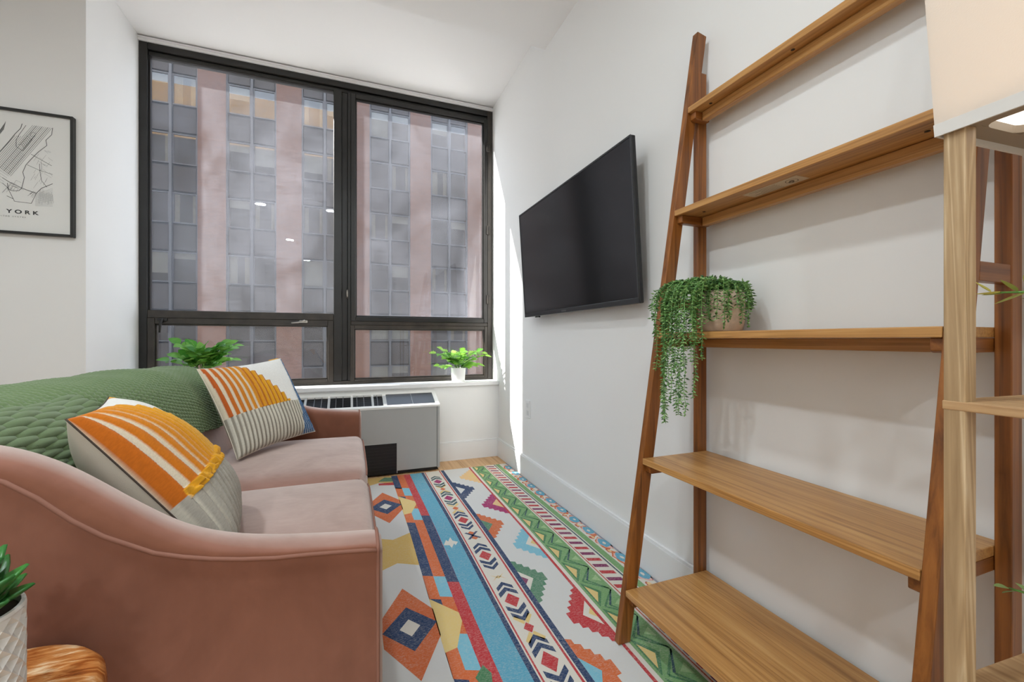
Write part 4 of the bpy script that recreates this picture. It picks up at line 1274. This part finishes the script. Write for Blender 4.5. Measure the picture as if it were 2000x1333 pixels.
def sill_plant(name, label, c, z0, pr_, ph_, reach, h0, h1, nst, leaf_me, per, mat, seed, flat=1.0, yflat=0.5, bias=(0, 0)):
    rr = random.Random(seed)
    t = thing(name, label, 'plant', (c[0], c[1], z0), 'potted plants on the window sill')
    lathe('pot', [(pr_ * 0.86, 0.0), (pr_ * 0.88, 0.002), (pr_, ph_ * 0.97), (pr_ * 0.99, ph_), (pr_ * 0.91, ph_), (pr_ * 0.90, ph_ - 0.014), (0.004, ph_ - 0.014)], (c[0], c[1], z0), M_POTW, t, 32)
    lathe('soil', [(pr_ * 0.89, ph_ - 0.0135), (pr_ * 0.89, ph_ - 0.012), (0.002, ph_ - 0.010)], (c[0], c[1], z0), M_SOIL, t, 20)
    for k in range(nst):
        a = 2 * math.pi * k / nst + rr.uniform(-.3, .3)
        e = rr.uniform(0.35, 1.0)
        R_ = reach * e
        H = (h0 + (h1 - h0) * rr.random() * (1.15 - 0.6 * e))
        p0 = Vector((c[0] + pr_ * 0.4 * math.cos(a), c[1] + pr_ * 0.4 * math.sin(a), z0 + ph_ - 0.012))
        p3 = Vector((c[0] + bias[0] * e + R_ * math.cos(a) * flat, c[1] + R_ * math.sin(a) * yflat - (0.02 if math.sin(a) > 0 else 0), z0 + ph_ + H))
        p1 = p0 + Vector((0, 0, H * 0.7)); 
        pts = []
        for i in range(7):
            s = i / 6
            pts.append(p0 * (1 - s) ** 2 + p1 * 2 * s * (1 - s) + p3 * s * s)
        st = tube('stem', pts, [0.0022] * 6 + [0.001], M_STEM, t, 5)
        for j in range(per):
            s = 0.35 + 0.65 * (j + 1) / per
            f = s * 6; i0 = min(5, int(f)); p = pts[i0].lerp(pts[i0 + 1], f - i0)
            tan = (pts[i0 + 1] - pts[i0]).normalized()
            side = Vector((-tan.y, tan.x, 0)); side = side.normalized() if side.length > 1e-3 else Vector((1, 0, 0))
            d = tan * rr.uniform(0.3, 0.8) + side * (1 if j % 2 else -1) * rr.uniform(0.5, 1.0) + Vector((0, -0.15, rr.uniform(-0.25, 0.35)))
            if j == per - 1: d = tan + Vector((0, 0, rr.uniform(-.3, .1)))
            up = Vector((rr.uniform(-.4, .4), -0.55 + rr.uniform(-.3, .3), 1))
            o = place_leaf(leaf_me, t, p, d, up, rr.uniform(0.75, 1.15))
    return t
LM_A = leaf_mesh(0.078, 0.062, 0.22, 0.22, 0, 6); LM_A.materials.append(leaf_mat('bright_leaf', lin(64, 142, 44), lin(150, 205, 96)))
LM_B = leaf_mesh(0.066, 0.046, 0.15, 0.25, 1, 8); LM_B.materials.append(leaf_mat('fern_leaf', lin(86, 160, 52), lin(164, 214, 92)))
sill_plant('potted_plant', 'bushy bright green plant standing on the sill behind the sofa', (-0.955, 3.535), 0.645, 0.055, 0.115, 0.22, 0.08, 0.245, 22, LM_A, 7, None, 11, 1.05, 0.42, (0.02, 0))
sill_plant('potted_plant', 'lime green leafy plant in a small white pot at the sunny sill corner', (0.866, 3.525), 0.645, 0.062, 0.118, 0.235, 0.02, 0.215, 20, LM_B, 7, None, 5, 1.05, 0.40)

# ------------------------------------------------------------------ trailing plant on the ladder shelf
tp = thing('trailing_plant', 'trailing green plant spilling from a beige pot on the ladder shelf', 'plant', (1.085, 1.0, SHZ[2]))
def pot_prof(r, h): return [(r * 0.78, 0.0), (r * 0.90, 0.004), (r * 0.985, h * 0.28), (r * 1.0, h * 0.6), (r * 0.97, h), (r * 0.90, h), (r * 0.90, h - 0.015), (0.003, h - 0.015)]
PC = Vector((1.085, 1.0, SHZ[2] + 0.0005)); PR, PH = 0.066, 0.125
lathe('pot', pot_prof(PR, PH), PC, plain('beige_stoneware', lin(214, 190, 168), 0.8, var=0.12, vscale=60, bump=0.4, bscale=120, bdist=0.002), tp, 40)
lathe('soil', [(PR * 0.88, PH - 0.0145), (PR * 0.88, PH - 0.012), (0.002, PH - 0.006)], PC, M_SOIL, tp, 20)
m, nt, n, l, b = new_mat('bead_leaf')
a_ = n.new('ShaderNodeAttribute'); a_.attribute_name = 'col'
l.new(a_.outputs['Color'], b.inputs['Base Color']); b.inputs['Roughness'].default_value = 0.5
M_BEAD = m
ca, cb_, cc_ = np.array(lin(44, 84, 40)), np.array(lin(104, 150, 78)), np.array(lin(150, 184, 116))
def vine(parent, pts, seed, dens=0.0088, size=0.0142):
    rr = random.Random(seed)
    P = [Vector(p) for p in pts]
    # resample
    dist = [0]
    for a, b in zip(P[:-1], P[1:]): dist.append(dist[-1] + (b - a).length)
    V, Fq = tube_geo(P, 0.0011, 4)
    C = [tuple(cb_)] * len(V)
    s = 0.004
    side = 1
    while s < dist[-1]:
        i = max(k for k in range(len(dist) - 1) if dist[k] <= s)
        p = P[i].lerp(P[i + 1], (s - dist[i]) / max(1e-6, dist[i + 1] - dist[i]))
        tan = (P[i + 1] - P[i]).normalized()
        for rep in range(2):
            ang = rr.uniform(0, 2 * math.pi) if rep == 0 else ang + math.pi + rr.uniform(-.5, .5)
            ref = Vector((math.cos(ang), math.sin(ang), rr.uniform(-0.1, 0.3)))
            d = (ref - tan * ref.dot(tan) + tan * rr.uniform(0.2, 0.7)).normalized()
            y = tan.cross(d)
            if y.length < 1e-4: continue
            y.normalize(); z = d.cross(y)
            L = size * rr.uniform(0.75, 1.2); w = L * 0.28; th = L * 0.16
            o = len(V)
            V += [p, p + d * L * 0.45 + y * w, p + d * L * 0.45 - y * w, p + d * L * 0.5 + z * th, p + d * L * 0.5 - z * th, p + d * L]
            col = ca + (cb_ - ca) * rr.random() if rr.random() < 0.6 else cb_ + (cc_ - cb_) * rr.random()
            C += [tuple(col)] * 6
            Fq += [(o, o + 3, o + 1), (o, o + 2, o + 3), (o, o + 1, o + 4), (o, o + 4, o + 2), (o + 5, o + 1, o + 3), (o + 5, o + 3, o + 2), (o + 5, o + 4, o + 1), (o + 5, o + 2, o + 4)]
        s += dens * rr.uniform(0.8, 1.25)
    me = mesh(V, Fq)
    vcol(me, np.array(C))
    return put('vine', me, parent, M_BEAD, False)
def vine_path(out, hang, rise=0.03, seed=0, start=None):
    """out: (x,y) where the strand hangs; hang: z where it ends"""
    rr = random.Random(seed)
    s0 = Vector((PC.x + rr.uniform(-.025, .025), PC.y + rr.uniform(-.025, .025), PC.z + PH - 0.012))
    e = Vector((out[0], out[1], hang))
    zt = PC.z + PH + rise
    top = Vector((s0.x + (e.x - s0.x) * 0.55, s0.y + (e.y - s0.y) * 0.55, zt))
    sh = Vector((e.x, e.y, zt - 0.075 - rise * 0.5))
    pts = []
    for i in range(9):
        t = i / 8
        pts.append(s0 * (1 - t) ** 3 + top * 3 * t * (1 - t) ** 2 + Vector((e.x, e.y, zt)) * 3 * t * t * (1 - t) + sh * t ** 3)
    if hang < sh.z - 0.02:
        nseg = max(3, int((sh.z - hang) / 0.03))
        for i in range(1, nseg + 1):
            t = i / nseg
            pts.append(Vector((e.x + rr.uniform(-.004, .004), e.y + rr.uniform(-.004, .004), sh.z + (hang - sh.z) * t)))
    return pts
rr = random.Random(21)
specs = []
# long strands over the front edge, longest in the middle
for k in range(26):
    t = k / 25
    yv = 0.945 + 0.165 * t + rr.uniform(-.008, .008)
    xv = 0.940 - 0.030 * t + rr.uniform(-.014, .012)
    base = 0.735 + (0.05 if 0.2 < t < 0.75 else 0.0) * rr.random()
    if t > 0.80: base = 0.86 + 0.10 * (t - 0.8) / 0.2
    if t < 0.12: base = 0.80
    hz = base + rr.choice((0, 0.03, 0.08, 0.14, 0.20, 0.24))
    specs.append((xv, yv, hz, rr.uniform(0.02, 0.06)))
# crown falling round the pot
for k in range(34):
    a = 2 * math.pi * k / 34 + rr.uniform(-.1, .1)
    r_ = PR + rr.uniform(0.010, 0.028)
    x_, y_ = PC.x + r_ * math.cos(a), PC.y + r_ * math.sin(a)
    if x_ > 1.165: x_ = 1.165
    front = (math.cos(a) < 0.2)
    specs.append((x_, y_, PC.z + PH - (rr.uniform(0.03, 0.125) if front else rr.uniform(0.0, 0.05)), rr.uniform(0.025, 0.055)))
for k in range(16):
    a = rr.uniform(0, 2 * math.pi); r_ = rr.uniform(0.02, 0.07)
    specs.append((min(1.16, PC.x + r_ * math.cos(a)), PC.y + r_ * math.sin(a), PC.z + PH - 0.02, rr.uniform(0.04, 0.07)))
# left bulge beyond the pot
for k in range(12):
    specs.append((0.955 + rr.uniform(-.02, .05), 1.075 + rr.uniform(0, 0.055), PC.z + rr.uniform(-0.06, 0.06), rr.uniform(0.01, 0.045)))
specs.append((1.098, 0.915, PC.z + 0.012, 0.04)); specs.append((1.075, 0.920, PC.z + 0.02, 0.045))
for i, (x_, y_, hz, rise) in enumerate(specs):
    vine(tp, vine_path((x_, y_), hz, rise, i), i)

# ------------------------------------------------------------------ shelf lamp at the right
LXC, LYC = 0.80, 0.335      # corner post nearest the view
W_OAK = wood('lamp_oak', lin(146, 118, 84), lin(176, 148, 110), lin(206, 184, 150), 'Z', 60, 3.6, 0.5, 0.7)
W_OAK2 = wood('lamp_shelf_oak', lin(146, 108, 70), lin(182, 146, 104), lin(200, 168, 126), 'Y', 55, 3.0, 0.5, 0.3)
S = 0.255
lamp = thing('shelf_lamp', 'oak shelf floor lamp with a square cream fabric shade', 'floor lamp', (LXC + S / 2, LYC - S / 2 + 0.012, 0))
LROT = Matrix.Translation((LXC, LYC, 0)) @ Matrix.Rotation(math.radians(-4), 4, 'Z') @ Matrix.Translation((-LXC, -LYC, 0))
def lbox(name, lo, hi, mat, parent, bevel=0.0015):
    bm = bmesh.new(); bm_box(bm, lo, hi, bevel, 2)
    return rot_put(name, bm_mesh(bm), LROT, parent, mat)
pw2 = 0.0245
xa, xb = LXC, LXC + S
yb_, ya_ = LYC + 0.0125, LYC + 0.0125 - S
for px in (xa, xb - pw2):
    for py in (yb_ - pw2, ya_):
        lbox('post', (px, py, 0.0066), (px + pw2, py + pw2, 1.300), W_OAK, lamp)
for z in (0.12, 0.505, 0.913):
    lbox('shelf_board', (xa - 0.001, ya_ - 0.001, z - 0.013), (xb + 0.001, yb_ + 0.001, z), W_OAK2, lamp)
# shade : slightly flared fabric box
def shade_mesh(e0, e1, z0, z1, th):
    V = []
    for e, z in ((e0, z0), (e1, z1)):
        for dx, dy in ((-1, -1), (1, -1), (1, 1), (-1, 1)):
            V.append(((xa + xb) / 2 + dx * (S / 2 + e), (ya_ + yb_) / 2 + dy * (S / 2 + e), z))
    for e, z in ((e0 - th, z0), (e1 - th, z1)):
        for dx, dy in ((-1, -1), (1, -1), (1, 1), (-1, 1)):
            V.append(((xa + xb) / 2 + dx * (S / 2 + e), (ya_ + yb_) / 2 + dy * (S / 2 + e), z))
    Fq = []
    for k in range(4):
        k2 = (k + 1) % 4
        Fq += [(k, k2, 4 + k2, 4 + k), (8 + k2, 8 + k, 12 + k, 12 + k2), (k2, k, 8 + k, 8 + k2), (4 + k, 4 + k2, 12 + k2, 12 + k)]
    return mesh(V, Fq)
m, nt, n, l, b = new_mat('shade_linen')
b.inputs['Base Color'].default_value = (*lin(236, 228, 218), 1); b.inputs['Roughness'].default_value = 0.9
tl = n.new('ShaderNodeBsdfTranslucent'); tl.inputs[0].default_value = (*lin(240, 226, 210), 1)
mx_ = n.new('ShaderNodeMixShader'); mx_.inputs[0].default_value = 0.35
l.new(b.outputs[0], mx_.inputs[1]); l.new(tl.outputs[0], mx_.inputs[2]); l.new(mx_.outputs[0], n['Material Output'].inputs['Surface'])
wv = noise_node(n, l, 1.0, obj_vec(n, l, (500, 500, 500)), 2); add_bump(n, l, b, wv.outputs['Fac'], 0.3, 0.0006)
M_SHADE = m
shade = rot_put('shade', shade_mesh(0.006, 0.018, 1.296, 1.60, 0.002), LROT, lamp, M_SHADE)
rot_put('shade_hem', shade_mesh(0.0066, 0.0074, 1.2945, 1.312, 0.0032), LROT, shade, plain('shade_hem', lin(214, 212, 208), 0.9))
# bottom plate : grey wooden frame with four rounded openings over a glowing diffuser
M_PLATE = plain('lamp_plate', lin(150, 138, 122), 0.6)
zp0, zp1 = 1.300, 1.312
c0, c1 = xa + 0.002, xb - 0.002; d0, d1 = ya_ + 0.002, yb_ - 0.002
cm, dm = (c0 + c1) / 2, (d0 + d1) / 2
bm = bmesh.new()
for lo, hi in (((c0, d0, zp0), (c0 + 0.026, d1, zp1)), ((c1 - 0.026, d0, zp0), (c1, d1, zp1)), ((c0 + 0.026, d0, zp0), (c1 - 0.026, d0 + 0.026, zp1)), ((c0 + 0.026, d1 - 0.026, zp0), (c1 - 0.026, d1, zp1)),
               ((cm - 0.009, d0 + 0.026, zp0), (cm + 0.009, d1 - 0.026, zp1)), ((c0 + 0.026, dm - 0.009, zp0), (cm - 0.009, dm + 0.009, zp1)), ((cm + 0.009, dm - 0.009, zp0), (c1 - 0.026, dm + 0.009, zp1))):
    bm_box(bm, lo, hi)
rot_put('shade_plate', bm_mesh(bm), LROT, lamp, M_PLATE)
bm = bmesh.new()
for gx0, gx1 in ((c0 + 0.026, cm - 0.009), (cm + 0.009, c1 - 0.026)):
    for gy0, gy1 in ((d0 + 0.026, dm - 0.009), (dm + 0.009, d1 - 0.026)):
        for cx_, sx in ((gx0, 1), (gx1, -1)):
            for cy_, sy in ((gy0, 1), (gy1, -1)):
                r_ = 0.02
                vs = [bm.verts.new((cx_, cy_, zp0 + 0.0005))]
                for k in range(6):
                    a = math.pi / 2 * k / 5
                    vs.append(bm.verts.new((cx_ + sx * r_ * (1 - math.sin(a)), cy_ + sy * r_ * (1 - math.cos(a)), zp0 + 0.0005)))
                f_ = bm.faces.new(vs)
                ex_ = bmesh.ops.extrude_face_region(bm, geom=[f_])
                for v in ex_['geom']:
                    if isinstance(v, bmesh.types.BMVert): v.co.z += 0.011
rot_put('opening_corners', bm_mesh(bm), LROT, lamp, M_PLATE)
lbox('diffuser', (c0 + 0.004, d0 + 0.004, zp1 + 0.004), (c1 - 0.004, d1 - 0.004, zp1 + 0.008), emit('lamp_diffuser', (1.0, 0.95, 0.88), 1.5), lamp)
bl_d = bpy.data.lights.new('lamp_bulb', 'POINT'); bl_d.energy = 0.55; bl_d.shadow_soft_size = 0.04; bl_d.color = (1.0, 0.965, 0.92)
bl = bpy.data.objects.new('lamp_bulb', bl_d); COL.objects.link(bl); bl.parent = lamp
bl.location = Vector(((xa + xb) / 2, (ya_ + yb_) / 2, 1.46)) - wloc(lamp)

# small plants on the lamp's shelves (only sprig tips show)
M_POTG = plain('grey_pot', lin(170, 168, 162), 0.6)
def sprig_plant(name, label, c, z0, sprigs, lm, dens):
    t = thing(name, label, 'plant', (c[0], c[1], z0), 'small plants on the lamp shelves')
    lathe('pot', [(0.024, 0), (0.026, 0.002), (0.032, 0.056), (0.031, 0.058), (0.028, 0.058), (0.028, 0.05), (0.002, 0.05)], (c[0], c[1], z0), M_POTG, t, 24)
    rr = random.Random(9)
    for pts in sprigs:
        P = [Vector(p) for p in pts]
        tube('stem', P, [0.0022] * (len(P) - 1) + [0.0012], M_STEM, t, 5)
        nL = dens
        for j in range(nL):
            s = (0.25 + 0.75 * (j + 1) / nL) * (len(P) - 1); i0 = min(len(P) - 2, int(s)); p = P[i0].lerp(P[i0 + 1], s - i0)
            tan = (P[i0 + 1] - P[i0]).normalized()
            a = j * 2.4
            ref = Vector((0, 0, 1)) if abs(tan.z) < 0.8 else Vector((1, 0, 0))
            x_ = tan.cross(ref).normalized(); y_ = tan.cross(x_)
            place_leaf(lm, t, p, tan * 0.75 + (x_ * math.cos(a) + y_ * math.sin(a)) * 0.6, (0, 0, 1), rr.uniform(0.8, 1.15))
    return t
LM_C = leaf_mesh(0.032, 0.0175, 0.3, -0.15, 0, 5); LM_C.materials.append(leaf_mat('yellow_green_leaf', lin(150, 160, 84), lin(206, 200, 96)))
LM_D = leaf_mesh(0.022, 0.017, 0.2, 0.1, 0, 5); LM_D.materials.append(leaf_mat('pale_green_leaf', lin(110, 150, 84), lin(160, 194, 124)))
sp1 = (0.915, 0.215)
sprig_plant('succulent_plant', 'yellow green succulent sprig on the upper lamp shelf', sp1, 0.9135,
            [[(sp1[0], sp1[1], 0.968), (0.902, 0.245, 1.03), (0.882, 0.285, 1.066), (0.866, 0.322, 1.068)],
             [(sp1[0], sp1[1], 0.968), (0.90, 0.235, 1.04), (0.88, 0.275, 1.088)], [(sp1[0], sp1[1], 0.968), (0.93, 0.21, 1.03), (0.94, 0.2, 1.07)]], LM_C, 11)
sp2 = (0.925, 0.205)
sprig_plant('succulent_plant', 'pale green sprig peeking over the lower lamp shelf', sp2, 0.5055,
            [[(sp2[0], sp2[1], 0.555), (0.915, 0.25, 0.62), (0.908, 0.295, 0.636), (0.902, 0.318, 0.636)], [(sp2[0], sp2[1], 0.555), (0.93, 0.2, 0.62)]], LM_D, 5)

# ------------------------------------------------------------------ wooden stool with a faceted pot
ST = Vector((-0.46, 0.755, 0.0)); SR, SH = 0.134, 0.524
stool = thing('wood_stool', 'round rustic brown wooden side stool beside the sofa arm', 'stool', (ST.x, ST.y, 0))
m, nt, n, l, b = new_mat('rough_wood')
v = obj_vec(n, l, (10, 60, 10), (0, 0, 0.5))
t1 = noise_node(n, l, 1.0, v, 6, 0.7, 1.0)
t2 = noise_node(n, l, 1.0, obj_vec(n, l, (7, 14, 7), (0, 0, 0.5)), 3, 0.5, 1.0)
ad = n.new('ShaderNodeMath'); ad.operation = 'MULTIPLY_ADD'; ad.inputs[1].default_value = 0.6
l.new(t2.outputs['Fac'], ad.inputs[0]); l.new(t1.outputs['Fac'], ad.inputs[2])
r = ramp(n, l, ad.outputs[0], [(0.55, lin(84, 40, 12)), (0.74, lin(160, 86, 32)), (0.88, lin(206, 138, 76)), (1.0, lin(240, 208, 166))])
l.new(r.outputs[0], b.inputs['Base Color']); b.inputs['Roughness'].default_value = 0.35
add_bump(n, l, b, t1.outputs['Fac'], 0.6, 0.002)
M_ROUGH = m
lathe('seat', [(SR - 0.014, SH - 0.060), (SR - 0.004, SH - 0.052), (SR, SH - 0.03), (SR - 0.002, SH - 0.012), (SR - 0.010, SH - 0.002), (SR - 0.02, SH), (0.004, SH)], (ST.x, ST.y, 0), M_ROUGH, stool, 48)
for k in range(3):
    a = 0.4 + k * 2 * math.pi / 3
    tube('leg', [(ST.x + 0.095 * math.cos(a), ST.y + 0.095 * math.sin(a), 0.002), (ST.x + 0.07 * math.cos(a), ST.y + 0.07 * math.sin(a), SH - 0.055)], [0.018, 0.022], M_ROUGH, stool, 12)
PT = Vector((-0.449, 0.722, SH + 0.0005)); pr2, ph2 = 0.060, 0.138
fp = thing('succulent_pot', 'green succulent in a white faceted ceramic pot on the wooden stool', 'plant', tuple(PT))
V, Fq = [], []
nθ, rowsN = 18, 11
rz = [(0.006 + (ph2 - 0.012) * j / rowsN) for j in range(rowsN + 1)]
def pv(th, z, r_): return (PT.x + r_ * math.cos(th), PT.y + r_ * math.sin(th), PT.z + z)
lat = []
for j, z in enumerate(rz):
    lat.append([])
    for i in range(nθ):
        th = 2 * math.pi * (i + 0.5 * (j % 2)) / nθ
        lat[j].append(len(V)); V.append(pv(th, z, pr2))
for j in range(rowsN - 1):
    for i in range(nθ):
        lft = lat[j + 1][i]; rgt = lat[j + 1][(i + 1) % nθ] if (j % 2 == 0) else lat[j + 1][(i + 1) % nθ]
        if j % 2 == 0:
            bot, top_ = lat[j][(i + 1) % nθ], lat[j + 2][(i + 1) % nθ]
            th = 2 * math.pi * (i + 1) / nθ
        else:
            bot, top_ = lat[j][i], lat[j + 2][i]
            th = 2 * math.pi * (i + 0.5) / nθ
        cidx = len(V); V.append(pv(th, rz[j + 1], pr2 * 0.885))
        Fq += [(bot, rgt, cidx), (rgt, top_, cidx), (top_, lft, cidx), (lft, bot, cidx)]
for i in range(nθ):   # close the half diamonds at both ends
    Fq.append((lat[0][i], lat[0][(i + 1) % nθ], lat[1][i]))
    tops = lat[rowsN]; pen = lat[rowsN - 1]
    Fq.append((tops[(i + 1) % nθ], tops[i], pen[(i + 1) % nθ]))
rim0 = len(V)
for r_, z in ((pr2 * 0.995, rz[-1]), (pr2 * 1.0, ph2 - 0.004), (pr2 * 0.985, ph2), (pr2 * 0.92, ph2), (pr2 * 0.91, ph2 - 0.02), (0.004, ph2 - 0.022)):
    for i in range(nθ * 2): V.append(pv(2 * math.pi * (i + 0.5) / (nθ * 2), z, r_))
for q in range(5):
    for i in range(nθ * 2):
        i2 = (i + 1) % (nθ * 2)
        Fq.append((rim0 + q * nθ * 2 + i, rim0 + q * nθ * 2 + i2, rim0 + (q + 1) * nθ * 2 + i2, rim0 + (q + 1) * nθ * 2 + i))
base0 = len(V)
for r_, z in ((pr2 * 0.985, rz[0]), (pr2 * 0.93, 0.0), (0.004, 0.0)):
    for i in range(nθ * 2): V.append(pv(2 * math.pi * (i + 0.5) / (nθ * 2), z, r_))
for q in range(2):
    for i in range(nθ * 2):
        i2 = (i + 1) % (nθ * 2)
        Fq.append((base0 + q * nθ * 2 + i2, base0 + q * nθ * 2 + i, base0 + (q + 1) * nθ * 2 + i, base0 + (q + 1) * nθ * 2 + i2))
put('pot', mesh(V, Fq), fp, plain('pot_matte_white', (0.72, 0.70, 0.67), 0.45))
lathe('soil', [(pr2 * 0.905, ph2 - 0.020), (pr2 * 0.90, ph2 - 0.009), (0.003, ph2 - 0.006)], tuple(PT), M_SOIL, fp, 24)
LM_E = leaf_mesh(0.088, 0.052, 0.42, -0.12, 0, 7); LM_E.materials.append(leaf_mat('agave_leaf', lin(26, 84, 30), lin(64, 140, 54), 0.35, 0.1))
rr = random.Random(4)
top_c = PT + Vector((0, 0, ph2 - 0.018))
for ring_, (cnt, el, sc) in enumerate(((9, 0.42, 0.85), (8, 0.70, 0.95), (6, 1.0, 1.0), (4, 1.25, 0.9))):
    for k in range(cnt):
        a = 2 * math.pi * (k + 0.35 * ring_) / cnt + 0.25
        d = Vector((math.cos(a) * math.cos(el), math.sin(a) * math.cos(el), math.sin(el)))
        o = place_leaf(LM_E, fp, top_c + Vector((math.cos(a), math.sin(a), 0)) * 0.008, d, Vector((-math.cos(a), -math.sin(a), 1)), sc * rr.uniform(0.9, 1.1))
        so = o.modifiers.new('thick', 'SOLIDIFY'); so.thickness = 0.004
